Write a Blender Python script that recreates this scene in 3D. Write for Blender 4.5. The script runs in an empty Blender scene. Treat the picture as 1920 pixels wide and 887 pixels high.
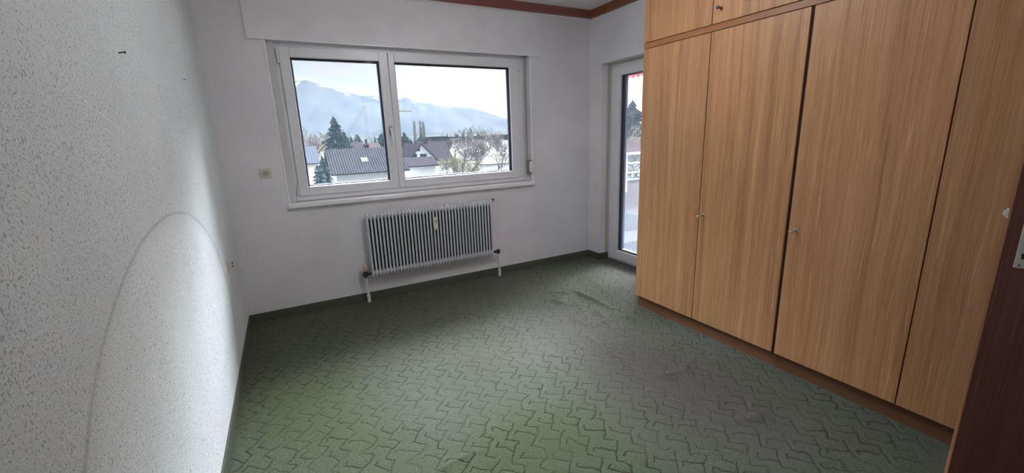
import bpy, bmesh, math, random
import numpy as np
from mathutils import Vector, Matrix
random.seed(7)
rng = np.random.RandomState(7)
sc = bpy.context.scene
COL = sc.collection
PI = math.pi

# ------------------------------------------------------------------ camera
F_PX, W_PX, H_PX = 790.4316, 1920, 887
pitch, yaw, roll = math.radians(13.456), math.radians(27.839), math.radians(-2.0495)
_f = Vector((math.sin(yaw) * math.cos(pitch), math.cos(yaw) * math.cos(pitch), -math.sin(pitch)))
_r = Vector((math.cos(yaw), -math.sin(yaw), 0))
_u = _r.cross(_f)
CR = math.cos(roll) * _r + math.sin(roll) * _u
CU = -math.sin(roll) * _r + math.cos(roll) * _u
CAM = Vector((0, 0, 1.35))
cam_d = bpy.data.cameras.new('camera')
cam_d.sensor_width = 36
cam_d.lens = F_PX / W_PX * 36
cam_d.clip_start = 0.05
cam_d.clip_end = 30000
cam = bpy.data.objects.new('camera', cam_d)
COL.objects.link(cam)
cam.matrix_world = Matrix((
    (CR.x, CU.x, -_f.x, CAM.x), (CR.y, CU.y, -_f.y, CAM.y), (CR.z, CU.z, -_f.z, CAM.z), (0, 0, 0, 1)))
sc.camera = cam


def ray(u, w):
    return CR * ((u - W_PX / 2) / F_PX) + CU * ((H_PX / 2 - w) / F_PX) + _f


def at(u, w, Y):
    d = ray(u, w)
    return CAM + d * (Y / d.y)


def atz(u, w, z):
    d = ray(u, w)
    return CAM + d * ((z - CAM.z) / d.z)


# ------------------------------------------------------------------ world, sun, exposure
sc.view_settings.view_transform = 'Standard'
sc.view_settings.look = 'None'
sc.view_settings.gamma = 1
sc.view_settings.use_curve_mapping = False
sc.view_settings.exposure = 0.0

SUN_AZ, SUN_EL = math.radians(112), math.radians(66)
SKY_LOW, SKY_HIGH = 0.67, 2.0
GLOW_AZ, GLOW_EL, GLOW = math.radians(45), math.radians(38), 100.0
FILL_LAMP = 21.0
HAZE, HAZE_COL = 2.6e-4, (0.0200, 0.0208, 0.0262, 1)
sc.cycles.diffuse_bounces = 10
sc.cycles.max_bounces = 16
sc.cycles.volume_bounces = 0
sc.cycles.transparent_max_bounces = 16
SUN_ENERGY = 32.0

world = bpy.data.worlds.new('sky')
sc.world = world
world.use_nodes = True
wn, wl = world.node_tree.nodes, world.node_tree.links
wn.clear()


def N(nodes, t, **kw):
    n = nodes.new(t)
    for k, v in kw.items():
        if k == 'inp':
            for kk, vv in v.items():
                n.inputs[kk].default_value = vv
        else:
            setattr(n, k, v)
    return n


_tc = N(wn, 'ShaderNodeTexCoord')
_sep = N(wn, 'ShaderNodeSeparateXYZ')
wl.new(_tc.outputs['Generated'], _sep.inputs[0])
_ramp = N(wn, 'ShaderNodeValToRGB')
wl.new(_sep.outputs['Z'], _ramp.inputs[0])
el = _ramp.color_ramp.elements
el[0].position = 0.0
el[0].color = (0.84, 0.94, 1.0, 1)
el[1].position = 1.0
el[1].color = (0.80, 0.87, 1.0, 1)
e = el.new(0.25)
e.color = (0.74, 0.92, 1.0, 1)
_map = N(wn, 'ShaderNodeMapping', inp={'Scale': (1, 1, 3.2)})
wl.new(_tc.outputs['Generated'], _map.inputs[0])
_cn = N(wn, 'ShaderNodeTexNoise', inp={'Scale': 4.0, 'Detail': 6.0, 'Roughness': 0.55})
wl.new(_map.outputs[0], _cn.inputs['Vector'])
_cm = N(wn, 'ShaderNodeMapRange', inp={'From Min': 0.42, 'From Max': 0.62})
wl.new(_cn.outputs['Fac'], _cm.inputs[0])
_mix = N(wn, 'ShaderNodeMixRGB', inp={'Color2': (1.0, 1.0, 1.0, 1)})
_sx = N(wn, 'ShaderNodeMapRange', inp={'From Min': 0.10, 'From Max': 0.34})
wl.new(_sep.outputs['X'], _sx.inputs[0])
_mm = N(wn, 'ShaderNodeMath', operation='MAXIMUM')
wl.new(_cm.outputs[0], _mm.inputs[0])
wl.new(_sx.outputs[0], _mm.inputs[1])
_hi = N(wn, 'ShaderNodeMapRange', inp={'From Min': 0.3, 'From Max': 0.45, 'To Min': 1.0, 'To Max': 0.25})
wl.new(_sep.outputs['Z'], _hi.inputs[0])
_m2 = N(wn, 'ShaderNodeMath', operation='MULTIPLY')
wl.new(_mm.outputs[0], _m2.inputs[0])
wl.new(_hi.outputs[0], _m2.inputs[1])
wl.new(_m2.outputs[0], _mix.inputs[0])
wl.new(_ramp.outputs[0], _mix.inputs[1])
_st = N(wn, 'ShaderNodeMapRange', interpolation_type='SMOOTHSTEP',
        inp={'From Min': 0.29, 'From Max': 0.5, 'To Min': 0.0, 'To Max': 1.0})
wl.new(_sep.outputs['Z'], _st.inputs[0])
# added glow in the unseen upper sky, lights the room through the windows
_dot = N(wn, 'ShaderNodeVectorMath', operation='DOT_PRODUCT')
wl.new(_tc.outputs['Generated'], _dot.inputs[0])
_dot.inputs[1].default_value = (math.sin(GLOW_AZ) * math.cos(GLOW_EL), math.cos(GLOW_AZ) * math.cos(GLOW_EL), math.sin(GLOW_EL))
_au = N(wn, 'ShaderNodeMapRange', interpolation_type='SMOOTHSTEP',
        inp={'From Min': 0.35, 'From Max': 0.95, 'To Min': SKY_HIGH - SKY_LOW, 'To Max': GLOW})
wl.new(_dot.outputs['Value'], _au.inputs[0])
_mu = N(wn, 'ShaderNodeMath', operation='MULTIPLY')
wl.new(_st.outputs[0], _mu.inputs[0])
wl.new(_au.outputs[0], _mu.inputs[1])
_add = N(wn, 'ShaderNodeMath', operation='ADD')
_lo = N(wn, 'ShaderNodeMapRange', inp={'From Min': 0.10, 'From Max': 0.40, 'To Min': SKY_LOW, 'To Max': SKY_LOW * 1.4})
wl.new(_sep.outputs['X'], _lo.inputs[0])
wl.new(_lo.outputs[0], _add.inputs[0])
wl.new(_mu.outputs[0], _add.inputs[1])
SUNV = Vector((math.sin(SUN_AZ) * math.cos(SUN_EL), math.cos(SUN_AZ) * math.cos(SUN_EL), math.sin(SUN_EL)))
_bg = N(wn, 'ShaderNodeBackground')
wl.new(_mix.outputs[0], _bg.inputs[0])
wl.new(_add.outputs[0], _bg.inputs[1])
_wo = N(wn, 'ShaderNodeOutputWorld')
wl.new(_bg.outputs[0], _wo.inputs[0])

sun_d = bpy.data.lights.new('sun', 'SUN')
sun_d.energy = SUN_ENERGY
sun_d.angle = math.radians(1.0)
sun_d.color = (1.0, 0.95, 0.86)
sun = bpy.data.objects.new('sun', sun_d)
COL.objects.link(sun)
sun.rotation_euler = SUNV.to_track_quat('Z', 'Y').to_euler()


def portal(name, loc, rot, sx, sy):
    d = bpy.data.lights.new(name, 'AREA')
    d.shape = 'RECTANGLE'
    d.size, d.size_y = sx, sy
    d.cycles.is_portal = True
    o = bpy.data.objects.new(name, d)
    o.location, o.rotation_euler = loc, rot
    COL.objects.link(o)


D, L, R = 3.663, -0.396, 2.91          # back wall, left wall, right wall
NEAR, CEIL = -0.42, 2.525
portal('window_light_portal', (1.07, 3.86, 1.49), (-PI / 2, 0, 0), 1.95, 1.0)
portal('balcony_door_light_portal', (3.15, 3.0, 1.0), (0, PI / 2, 0), 1.9, 0.9)


# ------------------------------------------------------------------ materials
def new_mat(name):
    m = bpy.data.materials.new(name)
    m.use_nodes = True
    nt = m.node_tree
    return m, nt.nodes, nt.links, nt.nodes['Principled BSDF']


def plain(name, col, rough=0.6, metal=0.0, noise=0.0, nscale=20, bump=0.0, bscale=200, spec=0.5):
    m, n, l, b = new_mat(name)
    b.inputs['Base Color'].default_value = (*col, 1)
    b.inputs['Roughness'].default_value = rough
    b.inputs['Metallic'].default_value = metal
    b.inputs['Specular IOR Level'].default_value = spec
    if noise:
        g = N(n, 'ShaderNodeNewGeometry')
        t = N(n, 'ShaderNodeTexNoise', inp={'Scale': nscale, 'Detail': 4.0})
        l.new(g.outputs['Position'], t.inputs['Vector'])
        mr = N(n, 'ShaderNodeMapRange', inp={'From Min': 0.3, 'From Max': 0.7, 'To Min': 1 - noise, 'To Max': 1 + noise})
        l.new(t.outputs['Fac'], mr.inputs[0])
        mx = N(n, 'ShaderNodeVectorMath', operation='SCALE')
        mx.inputs[0].default_value = col
        l.new(mr.outputs[0], mx.inputs['Scale'])
        l.new(mx.outputs[0], b.inputs['Base Color'])
    if bump:
        g = N(n, 'ShaderNodeNewGeometry')
        t = N(n, 'ShaderNodeTexNoise', inp={'Scale': bscale, 'Detail': 3.0})
        l.new(g.outputs['Position'], t.inputs['Vector'])
        bp = N(n, 'ShaderNodeBump', inp={'Strength': bump, 'Distance': 0.002})
        l.new(t.outputs['Fac'], bp.inputs['Height'])
        l.new(bp.outputs[0], b.inputs['Normal'])
    return m


def M_(n, l, op, a, b=None, c=None, clamp=False):
    x = N(n, 'ShaderNodeMath', operation=op, use_clamp=clamp)
    for i, v in enumerate((a, b, c)):
        if v is None:
            continue
        if isinstance(v, (int, float)):
            x.inputs[i].default_value = v
        else:
            l.new(v, x.inputs[i])
    return x.outputs[0]


def wallpaper(name, col, chip=1.0, arc=False):
    """woodchip wallpaper: raised chips and small dusty pits"""
    m, n, l, b = new_mat(name)
    b.inputs['Roughness'].default_value = 0.85
    b.inputs['Specular IOR Level'].default_value = 0.25
    g = N(n, 'ShaderNodeNewGeometry')
    pos = g.outputs['Position']
    # slight shear so the chips lie in random slanted directions
    w1 = N(n, 'ShaderNodeTexNoise', inp={'Scale': 28.0, 'Detail': 1.0})
    l.new(pos, w1.inputs['Vector'])
    wm = N(n, 'ShaderNodeMixRGB', blend_type='LINEAR_LIGHT', inp={'Fac': 0.012})
    l.new(pos, wm.inputs[1])
    l.new(w1.outputs['Color'], wm.inputs[2])
    mp = N(n, 'ShaderNodeMapping', inp={'Scale': (1, 1.0, 0.8), 'Rotation': (0.5, 0, 0)})
    l.new(wm.outputs[0], mp.inputs[0])
    pit = N(n, 'ShaderNodeTexNoise', inp={'Scale': 185.0, 'Detail': 2.0, 'Roughness': 0.5})
    l.new(mp.outputs[0], pit.inputs['Vector'])
    dens = N(n, 'ShaderNodeTexNoise', inp={'Scale': 3.5, 'Detail': 2.0})
    l.new(pos, dens.inputs['Vector'])
    thr = N(n, 'ShaderNodeMapRange', inp={'From Min': 0.3, 'From Max': 0.7, 'To Min': 0.645, 'To Max': 0.585})
    l.new(dens.outputs['Fac'], thr.inputs[0])
    d1 = M_(n, l, 'SUBTRACT', pit.outputs['Fac'], thr.outputs[0])
    pm = M_(n, l, 'MULTIPLY', d1, 22.0, clamp=True)
    big = N(n, 'ShaderNodeTexNoise', inp={'Scale': 1.1, 'Detail': 3.0, 'Roughness': 0.6})
    l.new(pos, big.inputs['Vector'])
    bm = N(n, 'ShaderNodeMapRange', inp={'From Min': 0.3, 'From Max': 0.7, 'To Min': 0.88, 'To Max': 1.05})
    l.new(big.outputs['Fac'], bm.inputs[0])
    fac = M_(n, l, 'MULTIPLY', bm.outputs[0], M_(n, l, 'SUBTRACT', 1.0, M_(n, l, 'MULTIPLY', pm, 0.36 * chip)))
    if arc:
        s = N(n, 'ShaderNodeSeparateXYZ')
        l.new(pos, s.inputs[0])
        ey = M_(n, l, 'DIVIDE', M_(n, l, 'SUBTRACT', s.outputs['Y'], 1.88), 1.08)
        ez = M_(n, l, 'DIVIDE', M_(n, l, 'SUBTRACT', s.outputs['Z'], 0.45), 0.66)
        rr = M_(n, l, 'SQRT', M_(n, l, 'ADD', M_(n, l, 'MULTIPLY', ey, ey), M_(n, l, 'MULTIPLY', ez, ez)))
        wob = N(n, 'ShaderNodeTexNoise', inp={'Scale': 6.0, 'Detail': 3.0})
        l.new(pos, wob.inputs['Vector'])
        rr = M_(n, l, 'ADD', rr, M_(n, l, 'MULTIPLY', M_(n, l, 'SUBTRACT', wob.outputs['Fac'], 0.5), 0.02))
        dd = M_(n, l, 'ABSOLUTE', M_(n, l, 'SUBTRACT', rr, 1.0))
        line = M_(n, l, 'SUBTRACT', 1.0, M_(n, l, 'DIVIDE', dd, 0.014), clamp=True)
        ln2 = M_(n, l, 'MULTIPLY', line, M_(n, l, 'ADD', 0.05, M_(n, l, 'MULTIPLY', wob.outputs['Fac'], 0.38)))
        inside = M_(n, l, 'MULTIPLY', M_(n, l, 'SUBTRACT', 1.0, rr), 12.0, clamp=True)
        fac = M_(n, l, 'MULTIPLY', fac, M_(n, l, 'SUBTRACT', 1.0, ln2))
        fac = M_(n, l, 'MULTIPLY', fac, M_(n, l, 'ADD', 0.92, M_(n, l, 'MULTIPLY', inside, 0.12)))
        # long pale scratch
        t = M_(n, l, 'DIVIDE', M_(n, l, 'SUBTRACT', s.outputs['Y'], 1.349), 0.318)
        zc = M_(n, l, 'SUBTRACT', 1.485, M_(n, l, 'MULTIPLY', t, 0.089))
        dz = M_(n, l, 'ABSOLUTE', M_(n, l, 'SUBTRACT', s.outputs['Z'], zc))
        sl = M_(n, l, 'SUBTRACT', 1.0, M_(n, l, 'DIVIDE', dz, 0.0022), clamp=True)
        inr = M_(n, l, 'MULTIPLY', M_(n, l, 'GREATER_THAN', t, 0.0), M_(n, l, 'LESS_THAN', t, 1.0))
        sl = M_(n, l, 'MULTIPLY', M_(n, l, 'MULTIPLY', sl, inr), 0.25)
        fac = M_(n, l, 'ADD', fac, sl)
    cv = N(n, 'ShaderNodeVectorMath', operation='SCALE')
    cv.inputs[0].default_value = col
    l.new(fac, cv.inputs['Scale'])
    l.new(cv.outputs[0], b.inputs['Base Color'])
    chipn = N(n, 'ShaderNodeTexNoise', inp={'Scale': 150.0, 'Detail': 3.0, 'Roughness': 0.6})
    l.new(mp.outputs[0], chipn.inputs['Vector'])
    h = M_(n, l, 'SUBTRACT', chipn.outputs['Fac'], M_(n, l, 'MULTIPLY', pm, 0.6))
    bp = N(n, 'ShaderNodeBump', inp={'Strength': 0.75 * chip, 'Distance': 0.0035})
    l.new(h, bp.inputs['Height'])
    l.new(bp.outputs[0], b.inputs['Normal'])
    return m


def veneer(name, dark, mid, light, axis='y', rough=0.42, fine=1.0, along='z'):
    """straight vertical grain veneer, each panel cut from another place of the log"""
    m, n, l, b = new_mat(name)
    tc = N(n, 'ShaderNodeTexCoord')
    oi = N(n, 'ShaderNodeObjectInfo')
    cx = N(n, 'ShaderNodeCombineXYZ')
    l.new(M_(n, l, 'MULTIPLY', oi.outputs['Random'], 31.0), cx.inputs[0])
    l.new(M_(n, l, 'MULTIPLY', oi.outputs['Random'], 17.0), cx.inputs[1])
    l.new(M_(n, l, 'MULTIPLY', oi.outputs['Random'], 9.0), cx.inputs[2])
    g = N(n, 'ShaderNodeNewGeometry')
    av = N(n, 'ShaderNodeVectorMath', operation='ADD')
    l.new(g.outputs['Position'], av.inputs[0])
    l.new(cx.outputs[0], av.inputs[1])
    long_ = {'x': 0, 'y': 1, 'z': 2}[along]

    def sv(a, bb):
        v = [a, a, a]
        v[long_] = bb
        return tuple(v)
    wv = N(n, 'ShaderNodeTexNoise', inp={'Scale': 1.0, 'Detail': 1.0})
    mpw = N(n, 'ShaderNodeMapping', inp={'Scale': sv(3.0, 1.2)})
    l.new(av.outputs[0], mpw.inputs[0])
    l.new(mpw.outputs[0], wv.inputs['Vector'])
    dis = N(n, 'ShaderNodeMixRGB', blend_type='LINEAR_LIGHT', inp={'Fac': 0.014})
    l.new(av.outputs[0], dis.inputs[1])
    l.new(wv.outputs['Color'], dis.inputs[2])

    def noise(a, bb, det, rg=0.6):
        mp = N(n, 'ShaderNodeMapping', inp={'Scale': sv(a, bb)})
        l.new(dis.outputs[0], mp.inputs[0])
        t = N(n, 'ShaderNodeTexNoise', inp={'Scale': 1.0, 'Detail': det, 'Roughness': rg})
        l.new(mp.outputs[0], t.inputs['Vector'])
        return t.outputs['Fac']
    n1 = noise(19, 0.35, 4)
    n2 = noise(130, 1.3, 4, 0.7)
    n3 = noise(420, 9, 2)
    a1 = M_(n, l, 'MULTIPLY', n1, 0.42)
    a2 = M_(n, l, 'MULTIPLY', n2, 0.38 * fine)
    a3 = M_(n, l, 'MULTIPLY', n3, 0.22 * fine)
    v = M_(n, l, 'ADD', M_(n, l, 'ADD', a1, a2), a3)
    rp = N(n, 'ShaderNodeValToRGB')
    l.new(v, rp.inputs[0])
    e = rp.color_ramp.elements
    e[0].position, e[0].color = 0.38, (*dark, 1)
    e[1].position, e[1].color = 0.66, (*light, 1)
    q = e.new(0.50)
    q.color = (*mid, 1)
    # pale broken streaks
    n4 = noise(150, 2.2, 1)
    st = N(n, 'ShaderNodeMapRange', inp={'From Min': 0.66, 'From Max': 0.74})
    l.new(n4, st.inputs[0])
    mx = N(n, 'ShaderNodeMixRGB', inp={'Color2': (*[min(1, c * 1.25) for c in light], 1)})
    l.new(M_(n, l, 'MULTIPLY', st.outputs[0], 0.6 * fine), mx.inputs[0])
    l.new(rp.outputs[0], mx.inputs[1])
    # each panel a slightly different tone
    tone = N(n, 'ShaderNodeMapRange', inp={'To Min': 0.92, 'To Max': 1.08})
    l.new(oi.outputs['Random'], tone.inputs[0])
    sv_ = N(n, 'ShaderNodeVectorMath', operation='SCALE')
    l.new(mx.outputs[0], sv_.inputs[0])
    l.new(tone.outputs[0], sv_.inputs['Scale'])
    l.new(sv_.outputs[0], b.inputs['Base Color'])
    b.inputs['Roughness'].default_value = rough
    b.inputs['Specular IOR Level'].default_value = 0.4
    bp = N(n, 'ShaderNodeBump', inp={'Strength': 0.12, 'Distance': 0.001})
    l.new(n2, bp.inputs['Height'])
    l.new(bp.outputs[0], b.inputs['Normal'])
    return m


def carpet_mat(name, flat=False):
    """cut pile with a carved pattern of interlocking hooks laid at 45 degrees"""
    m, n, l, b = new_mat(name)
    b.inputs['Roughness'].default_value = 1.0
    b.inputs['Specular IOR Level'].default_value = 0.05
    b.inputs['Sheen Weight'].default_value = 0.04
    b.inputs['Sheen Roughness'].default_value = 0.5
    g = N(n, 'ShaderNodeNewGeometry')
    pos = g.outputs['Position']
    w1 = N(n, 'ShaderNodeTexNoise', inp={'Scale': 9.0, 'Detail': 2.0})
    l.new(pos, w1.inputs['Vector'])
    wm = N(n, 'ShaderNodeMixRGB', blend_type='LINEAR_LIGHT', inp={'Fac': 0.034})
    l.new(pos, wm.inputs[1])
    l.new(w1.outputs['Color'], wm.inputs[2])
    w2 = N(n, 'ShaderNodeTexNoise', inp={'Scale': 120.0, 'Detail': 2.0})
    l.new(pos, w2.inputs['Vector'])
    wm2 = N(n, 'ShaderNodeMixRGB', blend_type='LINEAR_LIGHT', inp={'Fac': 0.0065})
    l.new(wm.outputs[0], wm2.inputs[1])
    l.new(w2.outputs['Color'], wm2.inputs[2])
    UN = 0.060                                    # one unit of the motif
    mp = N(n, 'ShaderNodeMapping', inp={'Rotation': (0, 0, -PI / 4), 'Scale': (1 / UN, 1 / UN, 0)})
    l.new(wm2.outputs[0], mp.inputs[0])
    T = 4.0
    segs = [[(0, 0), (2, 0)], [(2, 1), (4, 1)], [(0, 2), (2, 2)], [(2, 3), (4, 3)],
            [(2, 0), (2, 1)], [(0, 1.35), (0, 2)], [(2, 2), (2, 3)], [(0, 3), (0, 4)],
            [(1.1, 0), (1.1, 1.45)], [(3, 1), (3, 2.5)], [(.75, 2), (.75, 3.4)], [(3.15, 3), (3.15, 4.5)],
            [(1.1, 1.45), (1.5, 1.45)], [(2.55, 2.5), (3, 2.5)], [(.75, 3.4), (1.2, 3.4)], [(2.75, 4.5), (3.15, 4.5)]]
    cur = None
    for (p, q) in segs:
        cxx, cyy = (p[0] + q[0]) / 2, (p[1] + q[1]) / 2
        hx, hy = abs(p[0] - q[0]) / 2, abs(p[1] - q[1]) / 2
        a = N(n, 'ShaderNodeVectorMath', operation='SUBTRACT')
        l.new(mp.outputs[0], a.inputs[0])
        a.inputs[1].default_value = (cxx, cyy, 0)
        wr = N(n, 'ShaderNodeVectorMath', operation='WRAP')
        l.new(a.outputs[0], wr.inputs[0])
        wr.inputs[1].default_value = (T / 2, T / 2, 1)
        wr.inputs[2].default_value = (-T / 2, -T / 2, -1)
        ab = N(n, 'ShaderNodeVectorMath', operation='ABSOLUTE')
        l.new(wr.outputs[0], ab.inputs[0])
        sb = N(n, 'ShaderNodeVectorMath', operation='SUBTRACT')
        l.new(ab.outputs[0], sb.inputs[0])
        sb.inputs[1].default_value = (hx, hy, 0)
        mxx = N(n, 'ShaderNodeVectorMath', operation='MAXIMUM')
        l.new(sb.outputs[0], mxx.inputs[0])
        mxx.inputs[1].default_value = (0, 0, 0)
        ln = N(n, 'ShaderNodeVectorMath', operation='LENGTH')
        l.new(mxx.outputs[0], ln.inputs[0])
        cur = ln.outputs['Value'] if cur is None else M_(n, l, 'MINIMUM', cur, ln.outputs['Value'])
    gr = N(n, 'ShaderNodeMapRange', interpolation_type='SMOOTHSTEP',
           inp={'From Min': 0.0, 'From Max': 0.105, 'To Min': 1.0, 'To Max': 0.0})
    l.new(cur, gr.inputs[0])
    soft = N(n, 'ShaderNodeMapRange', interpolation_type='SMOOTHSTEP',
             inp={'From Min': 0.0, 'From Max': 0.4, 'To Min': 1.0, 'To Max': 0.0})
    l.new(cur, soft.inputs[0])
    fade = N(n, 'ShaderNodeTexNoise', inp={'Scale': 5.0, 'Detail': 2.0})
    l.new(pos, fade.inputs['Vector'])
    fm = N(n, 'ShaderNodeMapRange', inp={'From Min': 0.35, 'From Max': 0.62, 'To Min': 0.4, 'To Max': 1.0})
    l.new(fade.outputs['Fac'], fm.inputs[0])
    at_ = N(n, 'ShaderNodeAttribute', attribute_name='wear')
    ws = N(n, 'ShaderNodeSeparateColor')
    l.new(at_.outputs['Color'], ws.inputs[0])
    carved = M_(n, l, 'MULTIPLY', gr.outputs[0], fm.outputs[0])
    carved = M_(n, l, 'MULTIPLY', carved, M_(n, l, 'SUBTRACT', 1.0, M_(n, l, 'MULTIPLY', ws.outputs[0], 0.45)))
    # colours: moss green pile, grey between the green patches, brown stained patch
    big = N(n, 'ShaderNodeTexNoise', inp={'Scale': 1.6, 'Detail': 3.0})
    l.new(pos, big.inputs['Vector'])
    bmr = N(n, 'ShaderNodeMapRange', inp={'From Min': 0.38, 'From Max': 0.62})
    l.new(big.outputs['Fac'], bmr.inputs[0])
    c1 = N(n, 'ShaderNodeMixRGB', inp={'Color1': CARPET_GREY, 'Color2': CARPET_GREEN})
    gm = M_(n, l, 'ADD', M_(n, l, 'MULTIPLY', bmr.outputs[0], 0.35), ws.outputs[1], clamp=True)
    l.new(gm, c1.inputs[0])
    c2 = N(n, 'ShaderNodeMixRGB', inp={'Color2': CARPET_BROWN})
    l.new(ws.outputs[0], c2.inputs[0])
    l.new(c1.outputs[0], c2.inputs[1])
    pile = N(n, 'ShaderNodeTexNoise', inp={'Scale': 230.0, 'Detail': 3.0, 'Roughness': 0.7})
    l.new(pos, pile.inputs['Vector'])
    pm = N(n, 'ShaderNodeMapRange', inp={'From Min': 0.3, 'From Max': 0.7, 'To Min': 0.5, 'To Max': 1.5})
    l.new(pile.outputs['Fac'], pm.inputs[0])
    f = M_(n, l, 'MULTIPLY', pm.outputs[0], M_(n, l, 'SUBTRACT', 1.0, M_(n, l, 'MULTIPLY', carved, 0.48)))
    sc_ = N(n, 'ShaderNodeVectorMath', operation='SCALE')
    l.new(c2.outputs[0], sc_.inputs[0])
    l.new(f, sc_.inputs['Scale'])
    l.new(sc_.outputs[0], b.inputs['Base Color'])
    h = M_(n, l, 'SUBTRACT', M_(n, l, 'MULTIPLY', pile.outputs['Fac'], 0.5),
           M_(n, l, 'ADD', M_(n, l, 'MULTIPLY', carved, 1.0), M_(n, l, 'MULTIPLY', soft.outputs[0], 0.22)))
    bp = N(n, 'ShaderNodeBump', inp={'Strength': 0.8, 'Distance': 0.0055})
    l.new(h, bp.inputs['Height'])
    l.new(bp.outputs[0], b.inputs['Normal'])
    return m


CARPET_GREY = (0.094, 0.096, 0.080, 1)
CARPET_GREEN = (0.068, 0.080, 0.040, 1)
CARPET_BROWN = (0.070, 0.059, 0.051, 1)


def glass_mat(name, tint=(1, 1, 1), glare_veil=0.006):
    m, n, l, b = new_mat(name)
    n.remove(b)
    tr = N(n, 'ShaderNodeBsdfTransparent', inp={'Color': (*tint, 1)})
    gl = N(n, 'ShaderNodeBsdfGlossy', inp={'Roughness': 0.02})
    fr = N(n, 'ShaderNodeFresnel', inp={'IOR': 1.3})
    mx = N(n, 'ShaderNodeMixShader')
    l.new(fr.outputs[0], mx.inputs[0])
    l.new(tr.outputs[0], mx.inputs[1])
    l.new(gl.outputs[0], mx.inputs[2])
    # bluish translucent layer imitates the glare that washes out the view
    du = N(n, 'ShaderNodeBsdfTranslucent', inp={'Color': (0.62, 0.80, 1.0, 1)})
    m2 = N(n, 'ShaderNodeMixShader', inp={'Fac': glare_veil})
    l.new(mx.outputs[0], m2.inputs[1])
    l.new(du.outputs[0], m2.inputs[2])
    l.new(m2.outputs[0], n['Material Output'].inputs['Surface'])
    return m


MAT = {}
MAT['wall_back'] = wallpaper('wallpaper_back', (0.80, 0.775, 0.80), 0.45)
MAT['wall_left'] = wallpaper('wallpaper_left', (0.78, 0.80, 0.80), 1.0, arc=True)
MAT['ceiling'] = wallpaper('ceiling_woodchip', (0.9, 0.89, 0.86), 0.9)
MAT['panel'] = plain('shutter_panel_paint', (0.80, 0.775, 0.80), 0.7, noise=0.05, nscale=5, bump=0.1, bscale=150)
MAT['carpet'] = carpet_mat('carpet_pile')
MAT['carpet_strip'] = plain('carpet_strip_pile', (0.095, 0.10, 0.075), 1.0, noise=0.25, nscale=150, bump=0.4, bscale=350, spec=0.1)
MAT['pvc'] = plain('window_plastic', (0.78, 0.77, 0.79), 0.32, noise=0.03, nscale=4)
MAT['reveal'] = plain('reveal_paint', (0.62, 0.60, 0.60), 0.5, noise=0.06, nscale=8)
MAT['cream'] = plain('cream_guide_rail', (0.56, 0.50, 0.40), 0.5)
MAT['gasket'] = plain('black_rubber_gasket', (0.025, 0.03, 0.045), 0.5)
MAT['sill'] = plain('sill_lacquer', (0.90, 0.90, 0.92), 0.22, noise=0.03, nscale=6)
MAT['steel'] = plain('handle_metal', (0.88, 0.88, 0.90), 0.3, metal=0.25)
MAT['glass'] = glass_mat('window_glass')
MAT['glass_door'] = glass_mat('veiled_door_glass', glare_veil=0.030)
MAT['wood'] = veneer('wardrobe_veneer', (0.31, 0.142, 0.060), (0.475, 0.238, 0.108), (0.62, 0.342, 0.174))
MAT['wood_h'] = veneer('wardrobe_rail_veneer', (0.34, 0.145, 0.057), (0.47, 0.22, 0.095), (0.58, 0.30, 0.14), along='y', fine=0.5)
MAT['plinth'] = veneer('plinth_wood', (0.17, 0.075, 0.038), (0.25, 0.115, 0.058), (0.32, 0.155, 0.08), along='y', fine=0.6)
MAT['gap'] = plain('dark_gap_wood', (0.05, 0.018, 0.009), 0.7)
MAT['mahog'] = veneer('door_mahogany', (0.15, 0.052, 0.038), (0.22, 0.08, 0.058), (0.28, 0.115, 0.085), rough=0.5, fine=0.6)
MAT['door_edge'] = veneer('door_edge_wood', (0.16, 0.06, 0.025), (0.25, 0.105, 0.045), (0.34, 0.16, 0.075), rough=0.7)
MAT['trimwood'] = veneer('ceiling_trim_wood', (0.24, 0.085, 0.072), (0.33, 0.12, 0.10), (0.40, 0.16, 0.13), along='x', fine=0.5, rough=0.35)
MAT['trimwood_y'] = veneer('ceiling_trim_wood_side', (0.22, 0.075, 0.036), (0.30, 0.11, 0.055), (0.36, 0.14, 0.08), along='y', fine=0.5, rough=0.35)
MAT['rad'] = plain('radiator_enamel', (0.66, 0.68, 0.71), 0.38, noise=0.03, nscale=15)
MAT['rad_dark'] = plain('radiator_gap_shade', (0.045, 0.055, 0.075), 0.6)  # near-black colour stands in for the shade between the columns
MAT['pipe'] = plain('pipe_paint', (0.70, 0.68, 0.66), 0.4)
MAT['black'] = plain('black_iron', (0.025, 0.028, 0.032), 0.5)
MAT['beige'] = plain('thermostat_beige', (0.55, 0.40, 0.29), 0.6)
MAT['meter'] = plain('meter_plastic', (0.70, 0.70, 0.66), 0.5)
MAT['socket'] = plain('socket_cream', (0.62, 0.58, 0.47), 0.4)
MAT['socket_in'] = plain('socket_insert', (0.42, 0.40, 0.36), 0.5)
MAT['key'] = plain('key_nickel', (0.55, 0.52, 0.46), 0.3, metal=0.9)
MAT['keydark'] = plain('old_brass', (0.12, 0.09, 0.06), 0.45, metal=0.6)
MAT['plate'] = plain('door_plate_alu', (0.62, 0.64, 0.60), 0.45, metal=0.2)
MAT['strapgrey'] = plain('strap_webbing', (0.32, 0.31, 0.33), 0.9)
MAT['winder'] = plain('winder_plastic', (0.74, 0.76, 0.80), 0.3)
MAT['winder_frame'] = plain('winder_plate', (0.24, 0.20, 0.18), 0.5)
MAT['concrete'] = plain('balcony_concrete', (0.13, 0.13, 0.14), 0.9, spec=0.0, noise=0.15, nscale=8)
MAT['tiles'] = plain('balcony_floor', (0.034, 0.034, 0.038), 0.9, spec=0.0, noise=0.12, nscale=5)
MAT['rail'] = plain('balcony_rail_white', (0.42, 0.44, 0.47), 0.4)
MAT['facade'] = plain('outer_render', (0.6, 0.58, 0.55), 0.9)


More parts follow.
